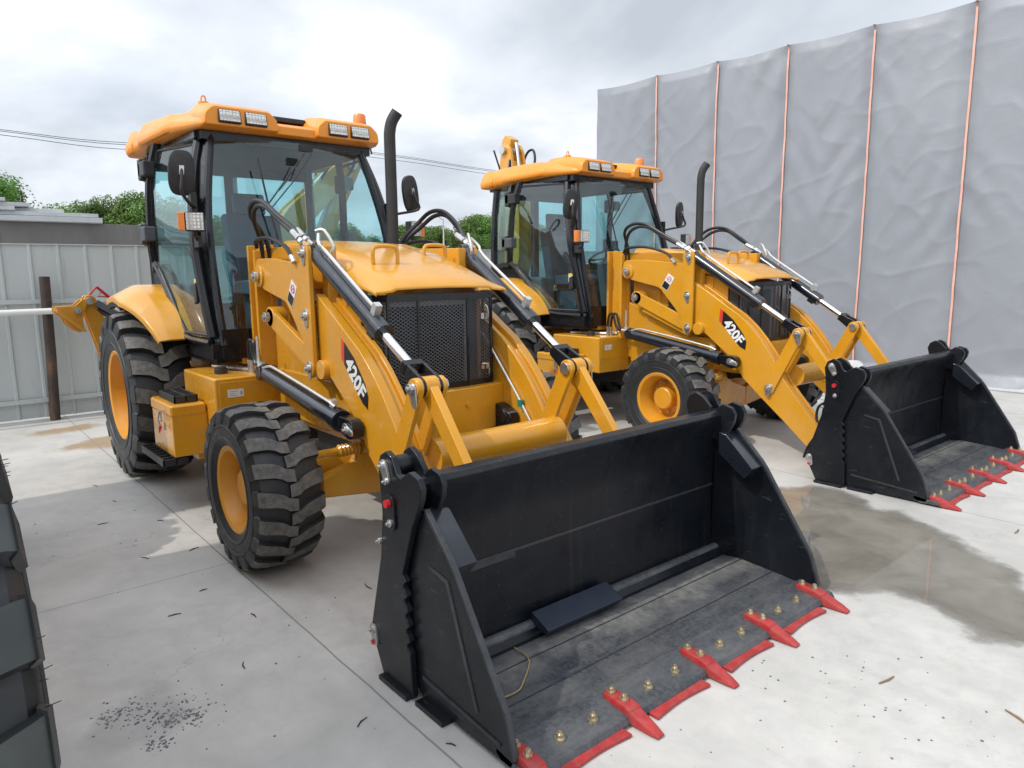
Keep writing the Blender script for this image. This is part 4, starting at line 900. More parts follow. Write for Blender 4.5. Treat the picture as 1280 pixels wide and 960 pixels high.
        m = MB(); m.prism(link((1.055, 1.125), (1.075, 1.05), 0.036, 0.020), s*0.616, s*0.624); pin_head(m, 1.055, s*0.620, 1.13, s, 0.026, 0.022); m.cyl((1.055, s*0.420, 1.13), (1.055, s*0.44, 1.13), 0.036, 20)
        m.prism(link((0.80, 0.62), (0.795, 0.56), 0.036, 0.020), s*0.607, s*0.615); pin_head(m, 0.80, s*0.612, 0.62, s, 0.024, 0.018)
        m.build('crank_pin', MAT['steel'], root, bevel=0.002)
        m = MB(); pl = [(1.06, 1.175), (1.10, 1.15), (1.625, 0.50), (1.57, 0.45), (1.02, 1.095)]; m.prism(pl, s*0.497, s*0.547); m.cyl((1.055, s*0.485, 1.13), (1.055, s*0.559, 1.13), 0.055, 24); m.build('bucket_link', Y, root, bevel=0.004)
        # small pipe clipped along the arm
        m = MB(); yy = s*0.44
        m.tube([(0.02, yy-s*0.012, 1.47), (0.3, yy-s*0.012, 1.27), (0.62, yy-s*0.012, 0.92), (0.95, yy-s*0.012, 0.52)], 0.009, 8); m.build('arm_pipe', MAT['pipe'], root)
        m = MB(); m.obox((0.11, s*0.425, 1.405), (0.018, 0, 0), (0, 0.012, 0), (0, 0, 0.022)); m.obox((0.66, s*0.425, 0.87), (0.018, 0, 0), (0, 0.012, 0), (0, 0, 0.022)); m.build('pipe_clip', MAT['green'], root)
        m = MB(); m.prism(rnd([(0.25, 0.62), (0.62, 0.70), (0.64, 0.80), (0.5, 0.86), (0.25, 0.82)], 0.04), s*0.36, s*0.44); m.cyl((0.55, s*0.35, 0.78), (0.55, s*0.45, 0.78), 0.05, 20); m.build('hydraulic_block', MAT['black'], root, bevel=0.01)
    m = MB(); m.cyl((0.96, -0.45, 0.735), (0.96, 0.45, 0.735), 0.094, 36); m.build('cross_tube', Y, root)
    for s in (-1, 1):
        pass
    build_bucket(root)
    build_rear(root)
    return root

# ------------------------------------------------------------------ four-in-one bucket
def build_bucket(root):
    BK, FL = MAT['bucket'], MAT['bfloor']
    HB = 1.03         # half width between the side plates
    outer = [(1.70, 0.91), (1.765, 0.91), (1.785, 0.89), (1.77, 0.85), (1.735, 0.80), (1.70, 0.62), (1.69, 0.42), (1.70, 0.16), (1.705, 0.10), (1.75, 0.095), (1.77, 0.055), (1.83, 0.045)]
    back = [(1.83, 0.02), (1.70, 0.02), (1.62, 0.08), (1.60, 0.30), (1.60, 0.62), (1.62, 0.80), (1.68, 0.89)]
    m = MB(); m.prism(outer+back, -HB, HB)
    b = m.build('bucket', BK, root, bevel=0.004); b.location = (0, -0.02, 0)
    def sub(mb, name, mat, **k): return mb.build(name, mat, b, **k)
    m = MB(); m.box((1.690, -HB+0.002, 0.452), (1.6965, HB-0.002, 0.466)); m.box((1.6915, -HB+0.002, 0.425), (1.6945, -HB+0.55, 0.452)); sub(m, 'seam', MAT['rail'], bevel=0.002)
    m = MB(); m.box((1.905, -HB+0.002, 0.0615), (1.911, HB-0.002, 0.0645)); m.box((2.10, -HB+0.002, 0.0515), (2.106, HB-0.002, 0.0545)); sub(m, 'floor_weld', MAT['rail'], bevel=0.001)
    m = MB(); m.tube([(1.728, -HB+0.002, 0.088), (1.728, HB-0.002, 0.080)], 0.027, 16); sub(m, 'bucket_hinge_tube', MAT['bfloor'])
    # floor of the clam in three slightly folded strips
    m = MB(); m.prism([(1.765, 0.014), (1.772, 0.050), (1.90, 0.062), (2.10, 0.052), (2.33, 0.034), (2.33, 0.008)], -HB+0.001, HB-0.001); sub(m, 'bucket_floor', FL, bevel=0.003)
    m = MB(); m.prism([(2.255, 0.036), (2.255, 0.058), (2.425, 0.038), (2.44, 0.016), (2.30, 0.012)], -HB-0.02, HB+0.02); ce = sub(m, 'cutting_edge', MAT['bfloor'], bevel=0.003)
    m = MB(); m.prism([(1.715, 0.105), (1.735, 0.155), (1.85, 0.105), (1.83, 0.075)], -0.42, 0.08); sub(m, 'stop_block', simple('blue_black_block_paint', (0.016, 0.022, 0.040), 0.35), bevel=0.004)
    # side plates
    for s in (-1, 1):
        edge = [(1.765, 0.015), (1.768, 0.12)]
        z = 0.20; k = 0
        teeth = []
        while z < 0.46: teeth += [(1.755-0.015*(z-0.2)*4, z), (1.735-0.015*(z-0.2)*4, z+0.018), (1.735-0.015*(z-0.2)*4, z+0.034), (1.755-0.015*(z-0.2)*4, z+0.050)]; z += 0.062
        rear = [(1.535, 0.015)]+[(1.765, 0.015)]+teeth+[(1.715, 0.52), (1.80, 0.74), (1.865, 0.86), (1.872, 0.905), (1.85, 0.94), (1.79, 0.955), (1.725, 0.915)]
        rear += [(1.70, 0.925), (1.665, 0.985), (1.62, 1.005), (1.575, 0.98), (1.555, 0.93), (1.565, 0.86), (1.575, 0.74), (1.55, 0.55), (1.44, 0.19)]
        m = MB(); m.prism(rear, s*(HB+0.024), s*(HB+0.052))
        ear2 = [(1.60, 0.76), (1.74, 0.80), (1.72, 0.93), (1.665, 0.985), (1.62, 1.005), (1.575, 0.98), (1.555, 0.93)]
        m.prism(ear2, s*(HB-0.085), s*(HB-0.058)); m.cyl((1.615, s*(HB-0.08), 0.935), (1.615, s*(HB+0.04), 0.935), 0.042, 20)
        m.prism([(1.80, 0.73), (1.865, 0.86), (1.872, 0.905), (1.85, 0.94), (1.79, 0.955), (1.745, 0.92), (1.70, 0.75)], s*(HB-0.07), s*(HB-0.045))
        pl = sub(m, 'bucket_side_plate', BK, bevel=0.005)
        m = MB(); clam = [(1.785, 0.02), (2.34, 0.02), (2.352, 0.05), (2.30, 0.20), (2.02, 0.615), (1.99, 0.65), (1.835, 0.80), (1.70, 0.70), (1.70, 0.10)]
        m.prism(clam, s*(HB+0.001), s*(HB+0.020)); sub(m, 'clam_side_plate', BK, bevel=0.003)
        m = MB(); rim = [(2.350, 0.055), (2.300, 0.205), (2.022, 0.618), (1.992, 0.655), (1.838, 0.806)]
        for p, q in zip(rim[:-1], rim[1:]):
            p3, q3 = Vector((p[0], s*(HB+0.010), p[1])), Vector((q[0], s*(HB+0.010), q[1])); t = (q3-p3).normalized(); n_ = Vector((-t.z, 0, t.x)); m.obox((p3+q3)/2-n_*0.006, t*((q3-p3).length/2+0.002), (0, 0.012, 0), n_*0.007)
        sub(m, 'plate_rim', MAT['rail'], bevel=0.003)
        m = MB(); m.prism([(1.80, 0.12), (2.28, 0.085), (2.285, 0.075), (1.80, 0.105)], s*(HB+0.020), s*(HB+0.026)); m.prism([(1.87, 0.60), (1.99, 0.58), (2.16, 0.14), (2.145, 0.135), (1.975, 0.568), (1.872, 0.588)], s*(HB+0.020), s*(HB+0.0245))
        sub(m, 'weld_seam', MAT['rail'])
        m = MB(); m.box((1.53, min(s*(HB+.02), s*(HB+.075)), 0.002), (1.75, max(s*(HB+.02), s*(HB+.075)), 0.022)); m.box((1.79, min(s*(HB+.0), s*(HB+.06)), 0.002), (1.98, max(s*(HB+.0), s*(HB+.06)), 0.022)); sub(m, 'skid_plate', BK, bevel=0.003)
        # clam cylinder cover inside the bucket
        m = MB(); m.prism([(1.79, 0.80), (1.84, 0.79), (2.01, 0.63), (1.96, 0.565), (1.79, 0.68)], s*(HB-0.10), s*(HB-0.001)); sub(m, 'cylinder_cover', MAT['cyl'], bevel=0.004)
        m = MB(); yo = s*(HB+0.052)
        m.prism(link((1.612, 0.945), (1.637, 0.895), 0.026, 0.020), yo, yo+s*0.012); pin_head(m, 1.612, yo+s*0.006, 0.945, s, 0.018, 0.016); pin_head(m, 1.638, yo+s*0.004, 0.888, s, 0.014, 0.016)
        pin_head(m, 1.655, yo, 0.72, s, 0.016, 0.018); m.prism(link((1.475, 0.20), (1.49, 0.15), 0.024, 0.018), yo, yo+s*0.012); pin_head(m, 1.475, yo, 0.20, s, 0.018, 0.018); pin_head(m, 1.562, yo, 0.62, s, 0.012, 0.016)
        sub(m, 'bucket_pin', MAT['steel'], bevel=0.002)
        m = MB(); m.prism(link((1.648, 0.80), (1.658, 0.72), 0.036, 0.030), yo, yo+s*0.010); sub(m, 'pin_pad', MAT['black'], bevel=0.002)
        m = MB(); m.cyl((1.648, yo+s*0.008, 0.80), (1.648, yo+s*0.026, 0.80), 0.017, 8); m.cyl((1.478, yo+s*0.01, 0.145), (1.478, yo+s*0.018, 0.145), 0.012, 6); sub(m, 'plug', MAT['redpl'])
        m = MB(); m.tube([(1.575, s*(HB+0.0), 0.66), (1.50, s*(HB+0.0), 0.60), (1.49, s*(HB+0.0), 0.50), (1.53, s*(HB+0.0), 0.46)], 0.011, 8, smooth=5); m.tube([(1.53, s*(HB+0.0), 0.42), (1.44, s*(HB+0.0), 0.28), (1.40, s*(HB+0.0), 0.17)], 0.011, 8, smooth=5); sub(m, 'clam_hose', MAT['hose'])
        m = MB(); m.prism([(1.62, 0.12), (1.40, 0.10), (1.33, 0.16), (1.34, 0.26), (1.62, 0.45)], s*0.42, s*0.44); m.prism([(1.62, 0.12), (1.40, 0.10), (1.33, 0.16), (1.34, 0.26), (1.62, 0.45)], s*0.60, s*0.62); m.prism([(1.62, 0.60), (1.56, 0.66), (1.56, 0.78), (1.64, 0.84)], s*0.49, s*0.51); m.prism([(1.62, 0.60), (1.56, 0.66), (1.56, 0.78), (1.64, 0.84)], s*0.575, s*0.595); sub(m, 'bucket_bracket', BK, bevel=0.004)
    # teeth and bolt-on edges
    ys = [-1.005+0.49*k for k in range(5)]
    for k, y in enumerate(ys):
        m = MB(); rings = []
        for x, w, z0, z1 in ((2.285, 0.022, 0.050, 0.068), (2.30, 0.032, 0.042, 0.073), (2.39, 0.035, 0.026, 0.070), (2.43, 0.036, 0.008, 0.062), (2.435, 0.033, 0.006, 0.055), (2.52, 0.026, 0.004, 0.028), (2.555, 0.020, 0.005, 0.012)):
            rings.append([(x, y+a, z) for a, z in rnd([(-w, z0), (w, z0), (w*0.92, z1), (-w*0.92, z1)], 0.008, 2)])
        m.loft(rings); t = m.build('tooth', MAT['red'], b, bevel=0.003)
        m = MB()
        for x in (2.31, 2.375):
            m.cyl((x, y, 0.068), (x, y, 0.077), 0.018, 16); m.tube([(x, y, 0.076), (x, y, 0.090)], 0.013, 6); m.cyl((x, y, 0.089), (x, y, 0.095), 0.007, 8)
        m.build('tooth_bolt', MAT['brass'], b, smooth=30)
        if k < 4:
            y0, y1 = y+0.075, y+0.49-0.075
            m = MB(); top = []
            n = 8
            fr = [(2.482-0.014*math.sin(PI*i/n), y0+(y1-y0)*i/n) for i in range(n+1)]
            m.prism([(2.405, y0), (2.405, y1)]+fr[::-1], 0.003, 0.017, plane='xy'); m.build('edge_segment', MAT['red'], b, bevel=0.003)
            for q in (0.165, 0.335):
                m = MB(); x, yy = 2.36, y+q+0.0; zb = 0.0465
                m.cyl((x, yy, zb-0.004), (x, yy, zb+0.006), 0.020, 18); m.tube([(x, yy, zb+0.005), (x, yy, zb+0.021)], 0.0145, 6); m.cyl((x, yy, zb+0.020), (x, yy, zb+0.030), 0.0075, 8); m.build('edge_bolt', MAT['brass'], b, smooth=30)

# ------------------------------------------------------------------ backhoe at the rear
def build_rear(root):
    Y = MAT['yellow']
    m = MB(); m.box((-3.72, -1.05, 0.62), (-3.45, 1.05, 0.80)); m.box((-3.72, -1.05, 1.05), (-3.5, 1.05, 1.17)); m.box((-3.72, -1.05, 0.62), (-3.5, -0.90, 1.17)); m.box((-3.72, 0.90, 0.62), (-3.5, 1.05, 1.17)); m.box((-3.5, -0.45, 0.6), (-3.2, 0.45, 1.0)); m.build('rear_frame', Y, root, bevel=0.01)
    m = MB(); m.box((-4.0, 0.12, 0.55), (-3.72, 0.55, 0.72)); m.box((-4.0, 0.12, 0.98), (-3.72, 0.55, 1.12)); m.cyl((-3.92, 0.335, 0.5), (-3.92, 0.335, 1.2), 0.09); m.build('swing_post', Y, root, bevel=0.01)
    # boom folded upright behind the cab, dipper folded down along it
    m = MB(); pts = [(-4.0, 0.9), (-3.88, 1.2), (-3.62, 1.9), (-3.62, 2.5), (-3.80, 3.40), (-3.88, 3.50), (-4.0, 3.48), (-4.02, 3.36), (-3.92, 2.5), (-3.95, 1.9), (-4.12, 1.15), (-4.1, 0.95)]
    m.prism(rnd(pts, 0.05), 0.20, 0.25); m.prism(rnd(pts, 0.05), 0.42, 0.47); m.prism([(-3.66, 1.7), (-3.64, 2.5), (-3.80, 3.25), (-3.86, 3.25), (-3.70, 2.5), (-3.72, 1.7)], 0.25, 0.42); m.prism([(-3.9, 1.7), (-3.90, 2.5), (-3.98, 3.3), (-3.95, 3.3), (-3.87, 2.5), (-3.87, 1.7)], 0.25, 0.42)
    bo = m.build('boom', Y, root, bevel=0.01)
    m = MB(); m.cyl((-3.93, 0.15, 3.40), (-3.93, 0.52, 3.40), 0.06); m.cyl((-4.02, 0.15, 1.05), (-4.02, 0.52, 1.05), 0.05); m.build('boom_pin', MAT['steel'], bo)
    m = MB(); m.cyl((-3.72, 0.335, 2.1), (-3.74, 0.335, 2.95), 0.05, 20); bc = m.build('boom_cylinder', MAT['cyl'], root); m = MB(); m.cyl((-3.74, 0.335, 2.95), (-3.82, 0.335, 3.50), 0.028, 16); m.build('cylinder_rod', MAT['chrome'], bc)
    m = MB(); m.prism([(-4.05, 3.55), (-3.98, 3.62), (-3.85, 3.55), (-4.15, 2.2), (-4.30, 1.1), (-4.42, 1.1), (-4.30, 2.3)], 0.26, 0.41); m.build('dipper', Y, root, bevel=0.01)
    m = MB(); m.tube([(-3.72, 0.50, 3.0), (-3.70, 0.58, 3.25), (-3.78, 0.62, 3.42), (-3.9, 0.60, 3.38), (-3.95, 0.52, 3.1)], 0.018, 10, smooth=5); m.tube([(-3.6, -0.02, 3.0), (-3.66, 0.08, 3.22), (-3.75, 0.16, 3.12), (-3.78, 0.18, 2.9)], 0.014, 8, smooth=5); m.tube([(-3.56, -0.05, 2.75), (-3.64, -0.22, 3.32)], 0.012, 8); m.build('boom_hose', MAT['hose'], root)
    m = MB(); m.prism(rnd([(-4.45, 1.15), (-4.25, 1.15), (-4.15, 0.8), (-4.25, 0.45), (-4.55, 0.35), (-4.6, 0.5), (-4.45, 0.7)], 0.05), 0.05, 0.62); m.build('backhoe_bucket', MAT['bucket'], root, bevel=0.01)
    # stabilisers, folded up
    for s in (-1, 1):
        x0, x1 = -3.86, -3.72
        m = MB()
        for xa in (x0, x1-0.02): m.prism(rnd([(s*0.92, 0.72), (s*1.09, 0.80), (s*1.20, 1.24), (s*1.245, 1.44), (s*1.20, 1.52), (s*1.13, 1.505), (s*1.10, 1.42)], 0.03), xa, xa+0.02, plane='yz')
        m.prism([(s*0.96, 0.75), (s*1.06, 0.80), (s*1.17, 1.24), (s*1.20, 1.42), (s*1.14, 1.42)], x0+0.02, x1-0.02, plane='yz')
        st = m.build('stabiliser_leg', Y, root, bevel=0.006)
        m = MB()
        for xa in (x0-0.025, x1+0.003): m.prism(rnd([(s*1.17, 1.50), (s*1.24, 1.475), (s*1.30, 1.42), (s*1.46, 1.415), (s*1.47, 1.37), (s*1.40, 1.30), (s*1.385, 1.25), (s*1.30, 1.17), (s*1.24, 1.18), (s*1.25, 1.30)], 0.015), xa, xa+0.022, plane='yz')
        pts = [(s*1.46, 1.40), (s*1.455, 1.365), (s*1.25, 1.17), (s*1.235, 1.19)]; m.prism(pts, x0-0.10, x1+0.10, plane='yz')
        m.build('stabiliser_pad', Y, st, bevel=0.005)
        m = MB(); m.cyl((x1+0.02, s*1.18, 1.46), (x1+0.045, s*1.18, 1.46), 0.033, 20); m.cyl((x1+0.03, s*1.285, 1.375), (x1+0.05, s*1.285, 1.375), 0.028, 20); m.build('stabiliser_pin', MAT['steel'], st)
        m = MB(); A, B = Vector((-3.78, s*1.17, 1.45)), Vector((-3.60, s*0.72, 1.10)); t = (B-A).normalized(); m.cyl(A+t*0.10, B, 0.045, 20); m.obox(A+t*0.16+Vector((0.05, 0, 0.03)), t*0.10, (0.03, 0, 0), t.cross(Vector((1, 0, 0)))*0.03); sc = m.build('stabiliser_cylinder', MAT['cyl'], st)
        m = MB(); m.cyl(A, A+t*0.14, 0.022, 14); m.build('stabiliser_rod', MAT['chrome'], st)
    m = MB(); m.tube([(-3.75, -1.10, 1.59), (-3.72, -0.86, 1.34)], 0.014, 8); m.tube([(-3.75, -1.10, 1.59), (-3.75, -1.17, 1.51), (-3.75, -1.18, 1.44)], 0.009, 8); m.tube([(-3.74, -1.05, 1.55), (-3.74, -1.10, 1.50), (-3.74, -1.0, 1.49)], 0.007, 8); m.build('red_lock_bar', MAT['redpl'], root)

b1 = backhoe_loader()
tag(b1, 'nearer yellow backhoe loader whose black bucket with red teeth fills the front of the photo', 'backhoe loader', 'yellow backhoe loaders parked in a row')
b2 = copy_tree(b1); b2.location = (-0.182, 4.044, 0)
tag(b2, 'farther yellow backhoe loader parked right beside the grey tarpaulin wall', 'backhoe loader', 'yellow backhoe loaders parked in a row')

# the near machine has its backhoe swung out to its left and leaned back
_piv = Vector((-4.02, 0.335, 1.05))
_M = Matrix.Translation(_piv) @ Matrix.Rotation(R(-90), 4, 'Z') @ Matrix.Rotation(R(-38), 4, 'Y') @ Matrix.Translation(-_piv)
for ch in b1.children:
    if ch.name.split('.')[0] in ('boom', 'boom_cylinder', 'dipper', 'boom_hose', 'backhoe_bucket'): ch.matrix_basis = _M @ ch.matrix_basis

#SECTION surroundings
# ------------------------------------------------------------------ the machine at the left edge of the photo (only a tyre of it shows; its unseen body is guessed, shaped to cast the shade on the slab)
def shade_machine():
    root = empty('wheel_loader', (0.2, -3.75, 0)); Y = MAT['yellow']
    tag(root, 'parked machine showing only its big lugged tyre with rubber hairs at the left edge', 'wheel loader')
    for x in (1.80, -1.5):
        for s in (1, -1):
            w = wheel(root, (x, s*1.15, 0.70), s, 0.70, 0.5, 0.36, 20, 0.05, 0.30, 0.14, 0.08, 'worn')
            if x > 0 and s > 0:
                rr = random.Random(3); m = MB()
                for k in range(24):
                    a = R(rr.uniform(-75, 75)); rad = rr.uniform(0.60, 0.66); y = 1.40
                    p = Vector((x+rad*math.cos(a), y-0.012, 0.70+rad*math.sin(a))); d = Vector((rr.uniform(-.1, .3), 1, rr.uniform(-.1, .35))).normalized()
                    m.tube([p, p+d*rr.uniform(0.010, 0.028)], [0.0014, 0.0008], 5)
                for q in m.clusters(0.0):
                    o = q._build('rubber_hair', MAT['hose'], None, loc=(x, 1.15, 0.70)); o.location = (0, 0, 0); o.parent = w
    m = MB(); m.box((-2.3, -0.5, 0.55), (2.2, 0.5, 1.05)); m.build('chassis', Y, root, bevel=0.02)
    m = MB(); m.prism(rnd([(0.9, 1.0), (2.4, 1.0), (2.4, 2.5), (2.2, 2.7), (0.9, 2.75)], 0.06), -0.62, 0.62); m.build('engine_hood', Y, root, bevel=0.02)
    m = MB(); m.box((-0.95, -0.75, 1.05), (0.9, 0.75, 1.75)); m.build('cab_lower', Y, root, bevel=0.02)
    m = MB()
    for x in (-0.9, -0.1, 0.82):
        for s in (-1, 1): m.box((x-0.05, s*0.70-0.05, 1.75), (x+0.05, s*0.70+0.05, 3.0))
    m.build('cab_frame', MAT['black'], root)
    m = MB(); m.box((-0.85, -0.70, 1.75), (0.8, -0.69, 3.0)); m.box((-0.85, 0.69, 1.75), (0.8, 0.70, 3.0)); m.build('cab_panel', MAT['black'], root)
    m = MB(); m.prism(rnd([(-1.05, -0.85), (1.0, -0.85), (1.0, 0.85), (-1.05, 0.85)], 0.12), 3.0, 3.17, plane='xy'); m.build('roof', MAT['roof'], root, bevel=0.04)
    m = MB()
    for s in (-1, 1): m.prism([(-0.9, 1.1), (-0.9, 1.4), (-2.0, 2.35), (-2.3, 2.3), (-2.3, 2.1), (-2.0, 2.05)], s*0.45, s*0.53)
    m.build('lift_arm', Y, root, bevel=0.01)
    m = MB(); m.prism(rnd([(-1.75, 2.0), (-2.2, 1.85), (-2.75, 1.95), (-2.95, 2.5), (-2.6, 2.45), (-2.0, 2.6), (-1.8, 2.55)], 0.1), -0.95, 0.95); m.build('bucket', MAT['black'], root, bevel=0.01)
shade_machine()

# ------------------------------------------------------------------ grey tarpaulin wall
def tarpaulin():
    y0, x0, x1 = 9.08, -6.87, 8.5
    SX = [-5.30, -3.93, -2.58, -1.19, 0.17, 1.55, 2.95, 4.35]
    def top(x):
        z = 5.45-0.026*(x+6.87)
        e = [x0]+SX+[x1]
        for a, b in zip(e[:-1], e[1:]):
            if a <= x <= b: t = (x-a)/(b-a); z -= 0.055*math.sin(PI*t)*(0.6+0.8*abs(noise.noise((a*3, 0, 0))))
        return z
    def disp(x, z):
        p = Vector((x, 0, z)); d = 0.0
        for i, q in enumerate(SX):
            dx = abs(x-q); d += 0.055*math.exp(-(dx/0.10)**2)                       # straps pull the sheet in
        e = [x0]+SX+[x1]
        for a, b in zip(e[:-1], e[1:]):
            if a <= x <= b:
                t = (x-a)/(b-a); rs = noise.noise((a*7.3, 2.0, 0)); d -= 0.10*math.sin(PI*t)*(0.8+0.6*rs)
                c = 0.5+0.35*rs; uu = (t-c)*(b-a)
                # chevron folds hanging from the straps
                ph = (z*1.0-abs(uu)*1.5)*9+noise.noise((x*1.6, z*0.8, a))*3.5
                amp = max(0, noise.noise((x*0.7+a*3, z*0.45, 4.0))+0.15)
                d += 0.014*math.sin(ph)*amp
                ph2 = (uu*0.9+(5.4-z)*0.35)*13+noise.noise((x, z*0.7, 9+a))*3; d += 0.030*math.sin(ph2)*max(0, (z-3.2)/2.3)*max(0, noise.noise((a, z*0.5, 8.0))+0.35)
        r = noise.noise((x*0.9, z*0.5, 1.0)); d += 0.04*r
        v = 1-abs(noise.noise((x*2.2+z*1.1, z*1.2-x*0.5, 3.0)))*2; d -= 0.006*max(0, v)**3
        v = 1-abs(noise.noise((x*1.1-z*1.5, z*0.9+x*0.8, 13.0)))*2; d -= 0.008*max(0, v)**4
        v = 1-abs(noise.noise((x*4.5, z*3.2, 23.0)))*2; d -= 0.0015*max(0, v)**3
        return d
    m = MB(); nx, nz = 520, 200; vs = []
    for i in range(nx+1):
        x = x0+(x1-x0)*i/nx; zt = top(x)
        for j in range(nz+1):
            z = zt*j/nz; k = disp(x, z)
            f = min(1, (zt-z)/0.15); g_ = min(1, z/0.2)
            vs.append((x, y0+k*(0.25+0.75*f)-(1-g_)*0.10, z))
    H = nz+1; fs = [(i*H+j, (i+1)*H+j, (i+1)*H+j+1, i*H+j+1) for i in range(nx) for j in range(nz)]
    m.add(vs, fs)
    # end wall and top of the covered stack
    n0 = len(m.v); ne = 40; vs = []
    for i in range(ne+1):
        y = y0+4.0*i/ne; zt = top(x0)
        for j in range(nz+1):
            z = zt*j/nz; vs.append((x0-(0 if i == 0 else 0.06*noise.noise((y*0.8, z*0.6, 5))*min(1, i/3)), vs0(m, j, i, y, y0), z))
    m.add(vs, [(i*H+j, i*H+j+1, (i+1)*H+j+1, (i+1)*H+j) for i in range(ne) for j in range(nz)])
    vs = []
    for i in range(0, nx+1, 4):
        p = m.v[i*H+nz]; vs += [p, (p[0], y0+4.0, p[2]+0.02)]
    m.add(vs, [(2*i, 2*i+2, 2*i+3, 2*i+1) for i in range(len(vs)//2-1)])
    b = NB('grey_pvc_tarpaulin'); pos = b.g.outputs['Position']
    c = b.ramp(b.noise(0.35, 6, 0.6, 0.4, vec=pos), [(0.3, (0.225, 0.236, 0.260)), (0.7, (0.268, 0.279, 0.304))])
    d = b.ramp(b.noise(1.2, 8, 0.65, 0.6, vec=pos, sc=(1, 1, 0.4), off=(4, 2, 0)), [(0.5, 0.0), (0.8, 0.22)])
    c = b.mix(d, c, (0.21, 0.22, 0.235))
    b.set(Base_Color=c, Roughness=b.ramp(b.noise(1.5, 4, vec=pos), [(0.3, 0.36), (0.7, 0.5)]))
    h = b.math('ADD', b.math('MULTIPLY', b.noise(5, 6, 0.6, 1.2, vec=pos, sc=(1, 1, 2.2)), 1.0), b.math('MULTIPLY', b.noise(22, 4, 0.6, 0.8, vec=pos), 0.18)); b.bump(h, 0.13, 0.02)
    t = m.build('tarpaulin', b.m, None, smooth=80); tag(t, 'huge sheet of wrinkled grey tarpaulin hung as a wall behind the farther loader', 'tarpaulin')
    om = NB('orange_webbing'); om.set(Base_Color=om.ramp(om.noise(6, 4), [(0.3, (0.66, 0.32, 0.24)), (0.7, (0.74, 0.42, 0.33))]), Roughness=0.7)
    words = ['leftmost orange strap down the tarpaulin, above the roof of the farther loader', 'orange strap that drops behind the exhaust pipe of the farther loader', 'orange strap that drops behind the far raised cylinder of the farther loader', 'orange strap that ends behind the yellow bucket link of the farther loader', 'orange strap that ends at the top corner of the farther bucket', '', '', '']
    for k, q in enumerate(SX[:5]):
        w = 0.0145; rings = []
        n = 70; zt = top(q)
        off = 0.10*(0 if k < 2 else (q-0.0)*0.0)
        for j in range(n+1):
            z = zt*j/n; xx = q+0.012*noise.noise((q, z*0.6, 3))
            yy = min(y0+disp(xx+e, z) for e in (-0.04, 0, 0.04))-0.012-(1-min(1, z/0.2))*0.10
            rings.append([(xx-w, yy, z), (xx+w, yy, z), (xx+w, yy+0.004, z), (xx-w, yy+0.004, z)])
        mm = MB(); mm.loft(rings); mm.box((q-w, y0-0.03, zt-0.004), (q+w, y0+1.2, zt+0.004))
        s_ = mm.build('strap', om.m, None, smooth=40); tag(s_, words[k], 'strap', 'orange straps down the tarpaulin')
    # clear plastic film lying along the foot of the wall
    fb = NB('clear_film'); fb.set(Base_Color=(0.75, 0.77, 0.78), Roughness=0.12, Alpha=0.55)
    m = MB(); vs = []; nx, ny = 90, 8
    for i in range(nx+1):
        x = -1.5+7.0*i/nx
        for j in range(ny+1):
            t = j/ny; vs.append((x, 8.80+0.28*t-0.06*noise.noise((x*1.5, 0, 2)), 0.012+0.20*t**2.2+0.05*abs(noise.noise((x*3, t*4, 0)))*(0.2+t)))
    m.add(vs, [(i*(ny+1)+j, (i+1)*(ny+1)+j, (i+1)*(ny+1)+j+1, i*(ny+1)+j+1) for i in range(nx) for j in range(ny)])
    o = m.build('plastic_film', fb.m, None, smooth=80); tag(o, 'shiny clear plastic film crumpled along the foot of the tarpaulin', 'film')
def vs0(m, j, i, y, y0): return m.v[j][1] if i == 0 else y
tarpaulin()

